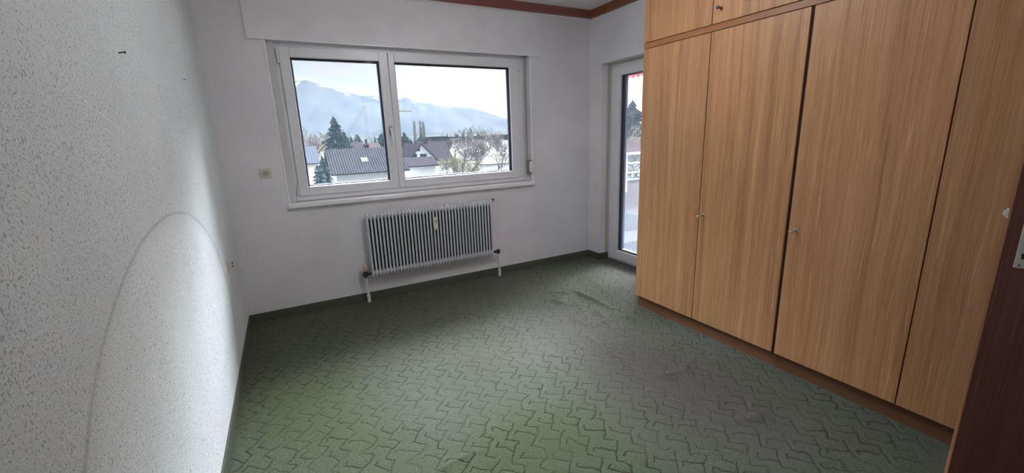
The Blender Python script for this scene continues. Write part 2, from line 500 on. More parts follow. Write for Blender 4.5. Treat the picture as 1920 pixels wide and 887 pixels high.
# ------------------------------------------------------------------ mesh helpers
WLOC = {}


class MB:
    def __init__(s):
        s.v, s.f = [], []

    def add(s, vs, fs):
        o = len(s.v)
        s.v += [tuple(p) for p in vs]
        s.f += [tuple(i + o for i in f) for f in fs]
        return s

    def box(s, x0, x1, y0, y1, z0, z1):
        return s.add([(x0, y0, z0), (x1, y0, z0), (x1, y1, z0), (x0, y1, z0),
                      (x0, y0, z1), (x1, y0, z1), (x1, y1, z1), (x0, y1, z1)],
                     [(0, 3, 2, 1), (4, 5, 6, 7), (0, 1, 5, 4), (1, 2, 6, 5), (2, 3, 7, 6), (3, 0, 4, 7)])

    def tube(s, pts, rad, n=10, caps=True):
        pts = [Vector(p) for p in pts]
        if not isinstance(rad, (list, tuple)):
            rad = [rad] * len(pts)
        rings = []
        prev = None
        for i, p in enumerate(pts):
            a = pts[max(i - 1, 0)]
            b = pts[min(i + 1, len(pts) - 1)]
            d = (b - a).normalized()
            if prev is None:
                ref = Vector((0, 0, 1)) if abs(d.z) < 0.9 else Vector((1, 0, 0))
                s1 = d.cross(ref).normalized()
            else:
                s1 = (prev - d * prev.dot(d)).normalized()
            prev = s1
            s2 = d.cross(s1)
            rings.append([p + (s1 * math.cos(2 * PI * k / n) + s2 * math.sin(2 * PI * k / n)) * rad[i] for k in range(n)])
        vs = [q for r in rings for q in r]
        fs = []
        for i in range(len(pts) - 1):
            for k in range(n):
                k2 = (k + 1) % n
                fs.append((i * n + k, i * n + k2, (i + 1) * n + k2, (i + 1) * n + k))
        if caps:
            fs.append(tuple(reversed(range(n))))
            fs.append(tuple((len(pts) - 1) * n + k for k in range(n)))
        return s.add(vs, fs)

    def loft(s, rings, caps=True):
        n = len(rings[0])
        vs = [q for r in rings for q in r]
        fs = []
        for i in range(len(rings) - 1):
            for k in range(n):
                k2 = (k + 1) % n
                fs.append((i * n + k, i * n + k2, (i + 1) * n + k2, (i + 1) * n + k))
        if caps:
            fs.append(tuple(reversed(range(n))))
            fs.append(tuple((len(rings) - 1) * n + k for k in range(n)))
        return s.add(vs, fs)

    def prism(s, poly, axis, a, b):
        """poly of 2D points extruded along axis 'x','y' or 'z' from a to b"""
        def P(p, t):
            return {'x': (t, p[0], p[1]), 'y': (p[0], t, p[1]), 'z': (p[0], p[1], t)}[axis]
        n = len(poly)
        vs = [P(p, a) for p in poly] + [P(p, b) for p in poly]
        fs = [tuple(range(n)), tuple(reversed(range(n, 2 * n)))]
        for k in range(n):
            k2 = (k + 1) % n
            fs.append((k, k + n, k2 + n, k2))
        return s.add(vs, fs)

    def build(s, name, mat, parent=None, smooth=False, bevel=0.0, fixn=True, loc=None):
        me = bpy.data.meshes.new(name)
        vs = s.v
        if loc is not None:
            vs = [(a - loc[0], b - loc[1], c - loc[2]) for a, b, c in vs]
        me.from_pydata(vs, [], s.f)
        if fixn:
            bm = bmesh.new()
            bm.from_mesh(me)
            bmesh.ops.recalc_face_normals(bm, faces=bm.faces)
            bm.to_mesh(me)
            bm.free()
        me.materials.append(MAT[mat] if isinstance(mat, str) else mat)
        if smooth:
            me.polygons.foreach_set('use_smooth', [True] * len(me.polygons))
            try:
                me.set_sharp_from_angle(angle=math.radians(42))
            except Exception:
                pass
        o = bpy.data.objects.new(name, me)
        COL.objects.link(o)
        if loc is not None:
            o.location = loc
        if parent is not None:
            o.parent = parent
            o.matrix_parent_inverse = Matrix.Translation(-Vector(WLOC.get(parent.name, (0, 0, 0))))
        if bevel:
            bv = o.modifiers.new('bevel', 'BEVEL')
            bv.width = bevel
            bv.segments = 2
            bv.limit_method = 'ANGLE'
        return o


def tag(o, label=None, cat=None, group=None, kind=None):
    if label:
        o['label'] = label
    if cat:
        o['category'] = cat
    if group:
        o['group'] = group
    if kind:
        o['kind'] = kind
    return o


def thing(name, loc, label, cat, group=None, kind=None):
    """an Empty at the thing's base; parts are given in world coordinates"""
    o = bpy.data.objects.new(name, None)
    COL.objects.link(o)
    o.location = loc
    o.empty_display_size = 0.05
    WLOC[o.name] = tuple(loc)
    return tag(o, label, cat, group, kind)


def struct(name, mb, mat, label=None, bevel=0.0, **k):
    o = mb.build(name, mat, bevel=bevel, **k)
    o['kind'] = 'structure'
    if label:
        o['label'] = label
    return o


def copy_tree(o, parent=None):
    c = o.copy()
    COL.objects.link(c)
    c.parent = parent
    for ch in list(o.children):
        copy_tree(ch, c)
    return c


# ------------------------------------------------------------------ room shell
# carpet floor with its folds and worn places
GX = np.arange(L - 0.01, 3.06, 0.012)
GY = np.arange(NEAR - 0.01, D + 0.012, 0.012)
XX, YY = np.meshgrid(GX, GY, indexing='ij')
ZZ = np.zeros_like(XX)


def ridge(pts, h, w):
    global ZZ
    best = np.full(XX.shape, 9.0)
    taper = np.zeros(XX.shape)
    tot = sum(math.dist(pts[i], pts[i + 1]) for i in range(len(pts) - 1))
    acc = 0
    for i in range(len(pts) - 1):
        a, b = pts[i], pts[i + 1]
        ln = math.dist(a, b)
        t = ((XX - a[0]) * (b[0] - a[0]) + (YY - a[1]) * (b[1] - a[1])) / ln ** 2
        t = np.clip(t, 0, 1)
        d = np.hypot(XX - a[0] - t * (b[0] - a[0]), YY - a[1] - t * (b[1] - a[1]))
        s = (acc + t * ln) / tot
        m = d < best
        best[m] = d[m]
        taper[m] = np.sin(np.clip(s[m], 0.04, 0.96) * PI) ** 0.6
        acc += ln
    ZZ = ZZ + h * taper * np.exp(-(best / w) ** 2)


def fpt(u, w):
    p = atz(u, w, 0)
    return (p.x, p.y)


for pts, h, w in [
    ([(1068, 543), (1100, 556), (1125, 569), (1148, 578)], 0.011, 0.022),
    ([(1085, 552), (1110, 564), (1130, 573)], 0.006, 0.02),
    ([(1030, 560), (1048, 568), (1068, 573)], 0.009, 0.022),
    ([(1045, 548), (1075, 551)], 0.006, 0.02),
    ([(1116, 577), (1122, 588), (1134, 595)], 0.010, 0.022),
    ([(1160, 592), (1186, 597)], 0.008, 0.022),
    ([(1118, 612), (1132, 603), (1152, 600)], 0.008, 0.02),
    ([(1086, 619), (1110, 637), (1140, 660), (1178, 686)], 0.010, 0.025),
    ([(1072, 595), (1090, 605), (1108, 612)], 0.007, 0.022),
    ([(1225, 705), (1250, 703), (1285, 695)], 0.010, 0.022),
    ([(1300, 668), (1285, 690), (1300, 712), (1325, 722)], 0.011, 0.020),
    ([(1320, 660), (1345, 668), (1352, 690)], 0.010, 0.018),
    ([(1345, 715), (1370, 735), (1395, 752)], 0.009, 0.02),
    ([(1400, 745), (1418, 775), (1455, 800)], 0.010, 0.022),
    ([(1500, 770), (1530, 800), (1580, 820)], 0.008, 0.022),
    ([(1380, 790), (1430, 780)], 0.007, 0.02),
    ([(800, 897), (850, 868), (907, 842)], 0.007, 0.010),
]:
    near = pts[0][1] > 650
    ridge([fpt(*p) for p in pts], h * (1.05 if near else 1.8), w * (1.25 if near and w > .012 else 1.0))
ZZ += 0.0025 * (np.sin(XX * 5.1 + 1.3 * np.sin(YY * 3)) * np.sin(YY * 4.3 + 1.1 * np.sin(XX * 2.2)))
ZZ[XX > 2.3] *= 0.0
nx, ny = XX.shape
co = np.stack([XX, YY, ZZ], -1).reshape(-1, 3)
idx = np.arange(nx * ny).reshape(nx, ny)
quads = np.stack([idx[:-1, :-1], idx[1:, :-1], idx[1:, 1:], idx[:-1, 1:]], -1).reshape(-1, 4)
fm = bpy.data.meshes.new('floor')
fm.from_pydata(co.tolist(), [], quads.tolist())
fm.materials.append(MAT['carpet'])
fm.polygons.foreach_set('use_smooth', [True] * len(fm.polygons))


def blob(cx, cy, rx, ry, ang=0.0, p=2):
    c, s = math.cos(ang), math.sin(ang)
    a = ((XX - cx) * c + (YY - cy) * s) / rx
    b = (-(XX - cx) * s + (YY - cy) * c) / ry
    return np.exp(-(a * a + b * b) ** (p / 2))


stain = 0.95 * blob(1.75, 1.45, 0.42, 0.62, 0.15, 3) + 0.45 * blob(1.75, 2.35, 0.35, 0.35) + 0.3 * blob(0.95, 2.15, 0.5, 0.22, 0.6)
green = 0.75 * blob(-0.1, 2.2, 0.45, 1.2) + 0.7 * blob(0.75, 1.3, 0.65, 0.4, 0.2, 3) + 0.35 * blob(0.9, 3.35, 1.6, 0.3)
pf = np.zeros((nx * ny, 4), 'f')
pf[:, 0] = np.clip(stain, 0, 1).reshape(-1)
pf[:, 1] = np.clip(green, 0, 1).reshape(-1)
pf[:, 3] = 1
ca = fm.color_attributes.new('wear', 'FLOAT_COLOR', 'POINT')
ca.data.foreach_set('color', pf.reshape(-1))
floor = bpy.data.objects.new('floor', fm)
COL.objects.link(floor)
tag(floor, 'green carved pile carpet with hooked pattern, folds and brown worn patch', kind='structure')

WX0, WX1, WZ0, WZ1 = 0.003, 2.193, 0.898, 2.09      # window opening
mb = MB()
mb.box(L - 0.3, WX0, D, D + 0.32, -0.1, CEIL + .1).box(WX1, R + 0.3, D, D + 0.32, -0.1, CEIL + .1)
mb.box(WX0, WX1, D + .04, D + 0.32, WZ0 - .04, WZ0 - 0.006).box(WX0, WX1, D, D + 0.32, -0.1, WZ0 - 0.036).box(WX0, WX1, D, D + 0.32, WZ1, CEIL + .1)
struct('wall_back', mb, 'wall_back', 'white woodchip papered wall with the wide window')
struct('wall_left', MB().box(L - 0.3, L, NEAR - 0.1, D, -0.1, CEIL + .1), 'wall_left', 'long white woodchip wall at the left with curved rub mark')
DY0, DY1, DZ1 = 2.52, 3.484, 2.01
mb = MB()
mb.box(R, R + 0.3, DY1, D, -0.1, CEIL + .1).box(R, R + 0.3, NEAR - .1, DY0, -0.1, CEIL + .1).box(R, R + 0.3, DY0, DY1, DZ1, CEIL + .1)
mb.box(R + 0.2, R + 0.3, DY0, DY1, -0.1, -0.02)
struct('wall_right', mb, 'wall_back', 'white wall with the balcony door behind the wardrobe')
OX0, OX1, OZ = 1.40, 2.29, 2.03
mb = MB()
mb.box(L, OX0, NEAR - .12, NEAR, -0.1, CEIL + .1).box(OX1, R, NEAR - .12, NEAR, -0.1, CEIL + .1).box(OX0, OX1, NEAR - .12, NEAR, OZ, CEIL + .1)
struct('wall_front', mb, 'wall_back', 'white wall behind the photographer with the doorway')
struct('ceiling', MB().box(L - .3, R + .3, NEAR - .12, D + .3, CEIL, CEIL + .12), 'ceiling', 'white woodchip ceiling')
# hallway behind the open room door
mb = MB().box(0.2, 0.3, -2.0, NEAR - .12, -0.1, 2.6).box(3.2, 3.3, -2.0, NEAR - .12, -.1, 2.6).box(0.2, 3.3, -2.1, -2.0, -.1, 2.6)
struct('wall_hallway', mb, 'wall_back')
struct('floor_hallway', MB().box(0.3, 3.2, -2.0, NEAR, -.1, -0.01), 'carpet_strip')
struct('ceiling_hallway', MB().box(0.2, 3.3, -2.1, NEAR - .12, 2.525, 2.6), 'ceiling')

# carpet strips along the walls
def strip(name, x0, x1, y0, y1, lab):
    struct(name, MB().box(x0, x1, y0, y1, 0.0, 0.066), 'carpet_strip', lab, bevel=0.003)


strip('baseboard_back', L, R, D - 0.009, D, 'dark green carpet strip along the window wall')
strip('baseboard_left', L, L + 0.009, NEAR, D - .009, 'dark green carpet strip along the left wall')
strip('baseboard_right', R - 0.009, R, DY1 - .009, D - .009, 'dark green carpet strip beside the balcony door')
strip('baseboard_reveal', R - .009, 3.03, DY1 - 0.009, DY1, 'dark green carpet strip in the door reveal')
# wooden cornice
TZ = 2.452
struct('trim_1', MB().prism([(D, TZ), (D - .026, TZ), (D - .03, TZ + .01), (D - .03, CEIL), (D, CEIL)], 'x', L + .0, R), 'trimwood', 'dark red wooden cornice above the window wall')
struct('trim_2', MB().prism([(R, TZ), (R - .026, TZ), (R - .03, TZ + .01), (R - .03, CEIL), (R, CEIL)], 'y', NEAR, D - .03), 'trimwood_y', 'red brown wooden cornice above the balcony door')
# thin plaster bead under the cornice and down the corner
struct('trim_3', MB().box(2.311, R, D - .006, D, TZ - .012, TZ), 'sill', 'thin pale bead under the cornice')
struct('trim_4', MB().box(R - .005, R, D - .005, D, .066, TZ), 'sill', 'thin pale bead in the right corner')

# ------------------------------------------------------------------ window
FY = 3.723                                            # front of the fixed frame
win = thing('window_1', (1.09, FY, 0.9), 'wide white two-sash window looking on houses and mountains', None, kind='structure')


def frame_mb(x0, x1, z0, z1, wl_, wr_, wb, wt, y0, y1):
    m = MB()
    m.box(x0, x0 + wl_, y0, y1, z0, z1).box(x1 - wr_, x1, y0, y1, z0, z1)
    m.box(x0 + wl_, x1 - wr_, y0, y1, z0, z0 + wb).box(x0 + wl_, x1 - wr_, y0, y1, z1 - wt, z1)
    return m


frame_mb(0.056, 2.14, 0.905, 2.085, 0.05, 0.07, 0.06, 0.05, FY, FY + 0.075).build('window_frame', 'pvc', win, bevel=0.003)
# sashes: (x0,x1, glass x0,x1)
GZ0, GZ1 = 1.012, 1.972
SASH = [(0.085, 0.869, 0.155, 0.800), (0.873, 2.082, 0.922, 1.996)]
for i, (x0, x1, g0, g1) in enumerate(SASH):
    s_ = frame_mb(x0, x1, 0.945, 2.045, g0 - x0, x1 - g1, GZ0 - 0.945, 2.045 - GZ1, FY - 0.018, FY + 0.055).build('sash', 'pvc', win, bevel=0.005)
    frame_mb(g0 - .002, g1 + .002, GZ0 - .002, GZ1 + .002, 0.006, 0.006, 0.006, 0.006, FY + 0.004, FY + 0.05).build('glazing_gasket', 'gasket', s_)
    # inner glazing bead sloping to the glass
    MB().box(g0, g1, FY + .022, FY + .026, GZ0, GZ1).build('pane', 'glass', s_)
    sp = frame_mb(g0 + .003, g1 - .003, GZ0 + .003, GZ1 - .003, 0.010, 0.010, 0.008, 0.010, FY + .027, FY + .045)
    sp.build('spacer', 'gasket', s_)
# side cover strips of the recess (carry the shutter strap)
MB().box(WX0, 0.056, 3.70, 3.76, WZ0, 2.09).build('side_cover', 'reveal', win, bevel=0.002)
MB().box(2.14, WX1, 3.715, 3.76, WZ0, 2.09).build('side_cover', 'reveal', win, bevel=0.002)
# rounded corner beads on the wall edge
MB().tube([(WX0, D, WZ0), (WX0, D, WZ1)], 0.006, 8).build('corner_bead', 'sill', win, smooth=True)
MB().tube([(WX1, D, WZ0), (WX1, D, WZ1)], 0.009, 8).build('corner_bead', 'sill', win, smooth=True)
MB().box(WX0, WX1, 3.735, 3.98, WZ0 - .06, 0.905).build('outer_sill', 'reveal', win)
MB().box(WX0 - 0.012, WX1 + 0.004, D - 0.035, D + 0.075, WZ0 - 0.036, WZ0).build('window_sill', 'sill', win, bevel=0.006)
# hinges
for (hx, hz0, hz1) in ((0.078, 1.925, 2.035), (0.078, 0.955, 1.03), (2.088, 0.955, 0.985), (2.088, 1.95, 2.035)):
    h = MB().tube([(hx, FY - .018, hz0), (hx, FY - .018, hz1)], 0.007, 10).build('hinge', 'pvc', win, smooth=True)
    MB().box(hx - .001, hx + .009, FY - .0175, FY - .008, hz0 - .004, hz0).build('hinge_gap', 'black', h)
# handle
hd = MB()
hd.box(0.823, 0.853, FY - .028, FY - .017, 1.385, 1.462)
hdl = hd.build('handle_rosette', 'strapgrey', win, bevel=0.004)
MB().tube([(0.838, FY - .02, 1.442), (0.838, FY - .052, 1.442), (0.838, FY - .06, 1.434), (0.839, FY - .062, 1.40), (0.841, FY - .06, 1.325)],
          [0.009, 0.009, 0.0095, 0.009, 0.0075], 12).build('window_handle', 'steel', hdl, smooth=True)

# shutter box cover above the window
sb = thing('shutter_box', (1.1, D, 2.074), 'long flat painted roller shutter cover panel above the wide window', 'shutter box')
MB().box(-0.103, 2.311, D - 0.014, D - .0005, 2.078, 2.428).build('cover_panel', 'panel', sb, bevel=0.002)
MB().box(-0.103, 2.311, D - 0.017, D - .0005, 2.072, 2.078).build('lower_lip', 'sill', sb, bevel=0.001)
MB().box(-0.10, 2.311, D - .004, D - .0005, 2.428, TZ).build('upper_filler', 'panel', sb)
# strap and winder
st = thing('shutter_strap_winder', (2.17, 3.70, 0.97), 'white oval shutter strap winder with grey strap at right window edge', 'strap winder')
pl = [(2.155, .968), (2.200, .974), (2.206, .985), (2.206, 1.085), (2.195, 1.10), (2.155, 1.112)]
MB().prism(pl, 'y', D - .006, 3.72).build('winder_plate', 'winder_frame', st, bevel=0.002)
rg = []
for t in np.linspace(0, 1, 9):
    yy = D - 0.006 - 0.03 * math.sin(t * PI / 2)
    sh = 0.55 + 0.45 * math.cos(t * PI / 2)
    rg.append([(2.175 + 0.021 * sh * math.copysign(abs(math.cos(a)) ** 0.6, math.cos(a)), yy,
                1.04 + 0.056 * (0.8 + .2 * sh) * math.copysign(abs(math.sin(a)) ** 0.6, math.sin(a))) for a in np.linspace(0, 2 * PI, 20, endpoint=False)])
MB().loft(rg).build('winder_case', 'winder', st, smooth=True)
MB().box(2.154, 2.168, 3.705, 3.707, 1.09, 2.08).build('strap', 'strapgrey', st)

# ------------------------------------------------------------------ balcony door
bd = thing('door_1', (3.03, 3.0, 0), 'white glazed balcony door with dark gasket between wall corner and wardrobe', None, kind='structure')
DXF = 3.03


def frame_x(y0, y1, z0, z1, wy0, wy1, wb, wt, x0, x1):
    m = MB()
    m.box(x0, x1, y0, y0 + wy0, z0, z1).box(x0, x1, y1 - wy1, y1, z0, z1)
    m.box(x0, x1, y0 + wy0, y1 - wy1, z0, z0 + wb).box(x0, x1, y0 + wy0, y1 - wy1, z1 - wt, z1)
    return m


frame_x(DY0, 3.462, -0.03, 1.995, .06, .06, .06, .05, DXF, DXF + .075).build('door_frame', 'pvc', bd, bevel=0.003)
sd = frame_x(DY0 + .03, 3.432, 0.022, 1.965, .10, .112, .098, .08, DXF - .018, DXF + .055).build('door_sash', 'pvc', bd, bevel=0.005)
frame_x(DY0 + .125, 3.325, .115, 1.89, .02, .034, .02, .012, DXF + .004, DXF + .055).build('glazing_gasket', 'gasket', sd)
MB().box(DXF + .024, DXF + .028, DY0 + .12, 3.33, .11, 1.895).build('pane', 'glass_door', sd)
# pale blind guide strips in the reveal
for a, b, c in ((2.99, 3.004, 'cream'), (3.008, 3.03, 'reveal')):
    g_ = MB().box(a, b, DY1 - .012, DY1, 0.066, DZ1).box(a, b, DY0, DY1 - .012, DZ1 - .012, DZ1)
    g_.build('guide_strip', c, bd)
MB().box(3.0, DXF + .08, DY0, DY1, -.045, -0.012).build('threshold', 'pvc', bd)
MB().box(DXF, DXF + .08, 3.462, DY1, -.02, DZ1).build('frame_filler', 'pvc', bd)
MB().box(DXF, DXF + .08, DY0, DY1, 1.995, DZ1).build('frame_filler', 'pvc', bd)

# ------------------------------------------------------------------ radiator
rad = thing('radiator', (1.1, 3.6, 0.22), 'pale grey steel column radiator below the window sill', 'radiator')
RX0, RX1, NF = 0.545, 1.668, 39
RZ0, RZ1 = 0.218, 0.772


def ring(cx, cy, cz, hx, hy, n=10):
    return [(cx + hx * math.cos(a), cy + hy * math.sin(a), cz) for a in np.linspace(0, 2 * PI, n, endpoint=False)]


FYR = 3.592                                            # middle of the radiator depth
for i in range(NF):
    x = RX0 + (RX1 - RX0) * i / (NF - 1)
    m = MB()
    prof = [(0.000, .0015, .010), (.006, .0055, .026), (.016, .0105, .033), (.030, .0125, .036), (.045, .0125, .036), (.056, .0085, .034), (.064, .0065, .032)]
    m.loft([ring(x, FYR, RZ1 - d, hx, hy) for d, hx, hy in reversed(prof)])
    m.loft([ring(x, FYR, RZ0 + d, hx, hy) for d, hx, hy in prof])
    m.tube([(x, FYR - .026, RZ0 + .05), (x, FYR - .026, RZ1 - .05)], 0.0078, 8)
    m.tube([(x, FYR + .026, RZ0 + .05), (x, FYR + .026, RZ1 - .05)], 0.0078, 8)
    s_ = m.build('column_section', 'rad', rad, smooth=True)
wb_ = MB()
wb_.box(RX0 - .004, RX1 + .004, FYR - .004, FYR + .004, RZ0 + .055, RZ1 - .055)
wb_.build('gap_shade_plate', 'rad_dark', rad)  # dark sheet put in for the shade in the radiator gaps
MB().tube([(RX0 - .006, FYR, RZ1 - .035), (RX1 + .004, FYR, RZ1 - .035)], .017, 12).tube([(RX0 - .008, FYR, RZ0 + .035), (RX1 + .01, FYR, RZ0 + .035)], .017, 12).build('header_pipe', 'rad', rad, smooth=True)
hm = MB().box(1.095, 1.128, 3.532, 3.562, 0.572, 0.672).build('heat_meter', 'meter', rad, bevel=0.003)
MB().box(1.107, 1.124, 3.5312, 3.533, 0.640, 0.647).build('display', 'black', hm)
MB().box(1.106, 1.120, 3.545, 3.562, 0.555, 0.573).build('seal', 'meter', hm, bevel=0.002)
# supply side
PLX, PRX = 0.486, 1.742
v1 = MB()
v1.tube([(RX0 - .005, FYR, RZ0 + .035), (PLX + .004, FYR, RZ0 + .035)], .013, 12)
v1.tube([(PLX, FYR, RZ0 + .01), (PLX, FYR, RZ0 + .062)], .017, 12).tube([(PLX - .022, FYR, RZ0 + .035), (PLX, FYR, RZ0 + .035)], .012, 10)
v1.build('valve', 'black', rad, smooth=True)
MB().tube([(PLX, FYR, RZ0 + .06), (PLX, FYR, RZ0 + .066), (PLX, FYR, RZ0 + .108), (PLX, FYR, RZ0 + .114)], [.016, .021, .021, .016], 16).build('thermostat_cap', 'beige', rad, smooth=True)
MB().tube([(PLX, FYR, RZ0 + .012), (PLX + .002, FYR, .09), (PLX + .004, FYR, .0)], [.0085, .0085, .0085], 12).tube([(PLX + .0035, FYR, .075), (PLX + .004, FYR, .002)], .0135, 12).build('supply_pipe', 'pipe', rad, smooth=True)
v2 = MB().tube([(RX1 + .008, FYR, RZ0 + .035), (PRX + .002, FYR, RZ0 + .035)], .011, 12).tube([(PRX, FYR, RZ0 + .012), (PRX, FYR, RZ0 + .052)], .014, 12).tube([(PRX - .03, FYR, RZ0 + .035), (PRX - .02, FYR, RZ0 + .035)], .017, 8)
v2.build('valve', 'black', rad, smooth=True)
MB().tube([(PRX, FYR, RZ0 + .014), (PRX + .002, FYR, .0)], .0105, 12).tube([(PRX + .001, FYR, .07), (PRX + .002, FYR, .002)], .0135, 12).build('return_pipe', 'pipe', rad, smooth=True)
for bx in (0.75, 1.45):
    MB().box(bx - .008, bx + .008, FYR, D - .001, RZ1 - .06, RZ1 - .035).build('wall_bracket', 'rad', rad)
pg = thing('wall_peg', (1.725, D, .757), 'small dark peg in the wall beside the radiator top', 'peg')
MB().tube([(1.732, D, .757), (1.732, D - .02, .757)], .006, 10).tube([(1.732, D - .02, .757), (1.732, D - .026, .757)], .009, 10).build('peg_body', 'black', pg, smooth=True)

# ------------------------------------------------------------------ sockets
def socket(name, x, z, label):
    t = thing(name, (x, D, z), label, 'socket')
    MB().box(x - .039, x + .039, D - .008, D, z - .037, z + .037).build('cover_frame', 'socket', t, bevel=.003)
    MB().box(x - .027, x + .027, D - .012, D - .007, z - .026, z + .026).build('centre_plate', 'socket', t, bevel=.002)
    ins = MB()
    rgs = [[(x + r * math.cos(a), yy, z + r * math.sin(a)) for a in np.linspace(0, 2 * PI, 28, endpoint=False)] for r, yy in ((.0215, D - .0115), (.0215, D - .014), (.0195, D - .014), (.0185, D - .006))]
    ins.loft(rgs, caps=False)
    ins.add([(x + .0185 * math.cos(a), D - .0122, z + .0185 * math.sin(a)) for a in np.linspace(0, 2 * PI, 28, endpoint=False)], [tuple(range(28))])
    cup = ins.build('socket_cup', 'socket_in', t, smooth=True)
    hh = MB()
    for dx in (-.0095, .0095):
        hh.tube([(x + dx, D - .0118, z), (x + dx, D - .0132, z)], .0028, 10)
    hh.build('pin_hole', 'black', cup)
    cl = None
    for za in (z + .014, z - .02):
        MB().box(x - .003, x + .003, D - .0145, D - .012, za, za + .006).build('earth_clip', 'key', cup)


socket('power_socket', -0.124, 1.1385, 'cream square power socket on the wall left of the window')
ts = thing('antenna_socket', (L, 3.13, 0.61), 'small cream antenna socket low on the left wall', 'socket')
MB().box(L, L + .009, 3.09, 3.168, .572, .648).build('cover_frame', 'socket', ts, bevel=.002)
MB().box(L + .008, L + .022, 3.108, 3.150, .588, .634).build('centre_plate', 'socket', ts, bevel=.002)
kn = MB()
for dz in (-.01, .012):
    kn.tube([(L + .02, 3.129, .611 + dz), (L + .027, 3.129, .611 + dz)], .0065, 12)
kn.build('plug_opening', 'black', ts, smooth=True)


def nail(loc, n, lab, r=.0022, ln=.014):
    t = thing('nail', loc, lab, 'nail')
    a = Vector(loc)
    b = a + Vector(n) * ln
    MB().tube([a, b], r * .5, 8).tube([b, b + Vector(n) * .002], r, 10).build('nail_head', 'black', t)


nail((L, 1.791, 1.639), (1, -.2, .1), 'steel nail high up on the left wall, nearest the camera', .004, .016)
nail((L, 2.855, 1.694), (1, 0, 0), 'small nail on the left wall close to the window corner', .003, .01)
p1, p2 = at(1040, 143, D), at(1040, 158, D)
nail(tuple(p1), (0, -1, 0), 'upper of two tiny nails right of the window', .0028, .004)
nail(tuple(p2), (0, -1, 0), 'lower of two tiny nails right of the window', .0028, .004)

# ------------------------------------------------------------------ wardrobe
C0 = 2.311                                             # door fronts
DT = 0.019
Z0, Z1, ZM, ZT = 0.093, 1.896, 1.937, 2.50
UN = [(1.251, 2.322, 1.791), (0.118, 1.234, 0.684)]     # units: y near, y far, seam


def key(par, y, z, mat='key', x=C0):
    k = MB()
    rgs = [[(xx, y + r * math.cos(a), z + r * 1.25 * math.sin(a)) for a in np.linspace(0, 2 * PI, 20, endpoint=False)] for r, xx in ((.0105, x + .001), (.0105, x - .002), (.006, x - .004), (.0045, x - .016))]
    k.loft(rgs)
    ko = k.build('lock_rosette', mat, par, smooth=True)
    kk = MB().tube([(x - .014, y, z), (x - .040, y, z)], .0026, 8)
    bow = [(x - .046 + .009 * math.cos(a), y + .009 * math.sin(a), z) for a in np.linspace(0, 2 * PI, 17)]
    kk.tube(bow, .0026, 6, caps=False)
    kk.build('key', mat, ko, smooth=True)


def knob(par, y, z, mat, x):
    k = MB()
    prof_ = [(0, .009), (.003, .009), (.004, .004), (.022, .0035), (.026, .008), (.031, .0105), (.036, .0085), (.038, .003)]
    k.loft([[(x - d, y + r * math.cos(a), z + r * math.sin(a)) for a in np.linspace(0, 2 * PI, 18, endpoint=False)] for d, r in prof_])
    k.build('knob', mat, par, smooth=True)


labs = ['far wardrobe unit of striped oak-brown veneer, next to the balcony door', 'near wardrobe unit of striped brown veneer, next to the dark room door']
labt = ['top cupboard over the far wardrobe unit, at the ceiling', 'top cupboard over the near wardrobe unit, mostly above the picture']
for ui, (ya, yb, ys) in enumerate(UN):
    w = thing('wardrobe', (2.6, (ya + yb) / 2, 0), labs[ui], 'wardrobe', 'wardrobe units along the right wall')
    ca_ = MB()
    ca_.box(C0 + DT + .002, R, yb - .018, yb, Z0 - .01, Z1).box(C0 + DT + .002, R, ya, ya + .018, Z0 - .01, Z1)
    ca_.box(C0 + DT + .002, R, ya + .018, yb - .018, Z0 - .01, Z0 + .01).box(C0 + DT + .002, R, ya + .018, yb - .018, Z1 - .02, Z1)
    ca_.box(R - .012, R, ya + .018, yb - .018, Z0, Z1)
    MB().box(C0 + DT - .004, C0 + .5, ys - .0022, ys + .0022, Z0 + .01, Z1 - .02).build('divider', 'gap', w)
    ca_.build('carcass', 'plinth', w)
    MB().box(C0 - .004 + .004, R, ya - (.017 if ui == 0 else 0), yb, Z1 + .004, ZM - .004).build('ledge_rail', 'wood_h', w, bevel=.001)
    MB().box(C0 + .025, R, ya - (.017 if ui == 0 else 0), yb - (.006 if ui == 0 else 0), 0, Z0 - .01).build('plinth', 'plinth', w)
    MB().box(C0 + .012, C0 + .5, ya + .02, yb - .02, Z1, Z1 + .004).build('shadow_gap', 'gap', w)
    for k, (a, b) in enumerate(((ys + .0026, yb), (ya, ys - .0026))):
        d_ = MB().box(C0, C0 + DT, a, b, Z0, Z1).build('door', 'wood', w, bevel=.0012)
        if k == 1 and ui == 0:
            key(d_, ys - .033, 0.815)
        if k == 0 and ui == 1:
            key(d_, yb - .036, 0.816)
    t = thing('top_cupboard', (2.6, (ya + yb) / 2, ZM), labt[ui], 'cupboard', 'top cupboards along the right wall')
    cb = MB()
    cb.box(C0 + DT + .002, R, yb - .018, yb, ZM, ZT).box(C0 + DT + .002, R, ya, ya + .018, ZM, ZT)
    cb.box(C0 + DT + .002, R, ya + .018, yb - .018, ZM, ZM + .018).box(C0 + DT + .002, R, ya + .018, yb - .018, ZT - .018, ZT).box(C0 + DT + .012, C0 + .5, ys - .009, ys + .009, ZM, ZT)
    cb.build('carcass', 'plinth', t)
    for k, (a, b) in enumerate(((ys + .0026, yb), (ya, ys - .0026))):
        d_ = MB().box(C0 - .002, C0 + DT - .002, a, b, ZM, ZT).build('door', 'wood', t, bevel=.0012)
        if (k == 1 and ui == 0) or (k == 0 and ui == 1):
            knob(d_, ys - .055 if ui == 0 else yb - .03, 2.012, 'keydark', C0 - .002)
# dark upright filler between the units
fl_ = MB().box(C0 + .012, C0 + .3, 1.2345, 1.2505, Z0 - .01, Z1).build('filler_strip', 'gap')
tag(fl_, 'dark upright filler strip in the gap between the two wardrobe units', 'strip')
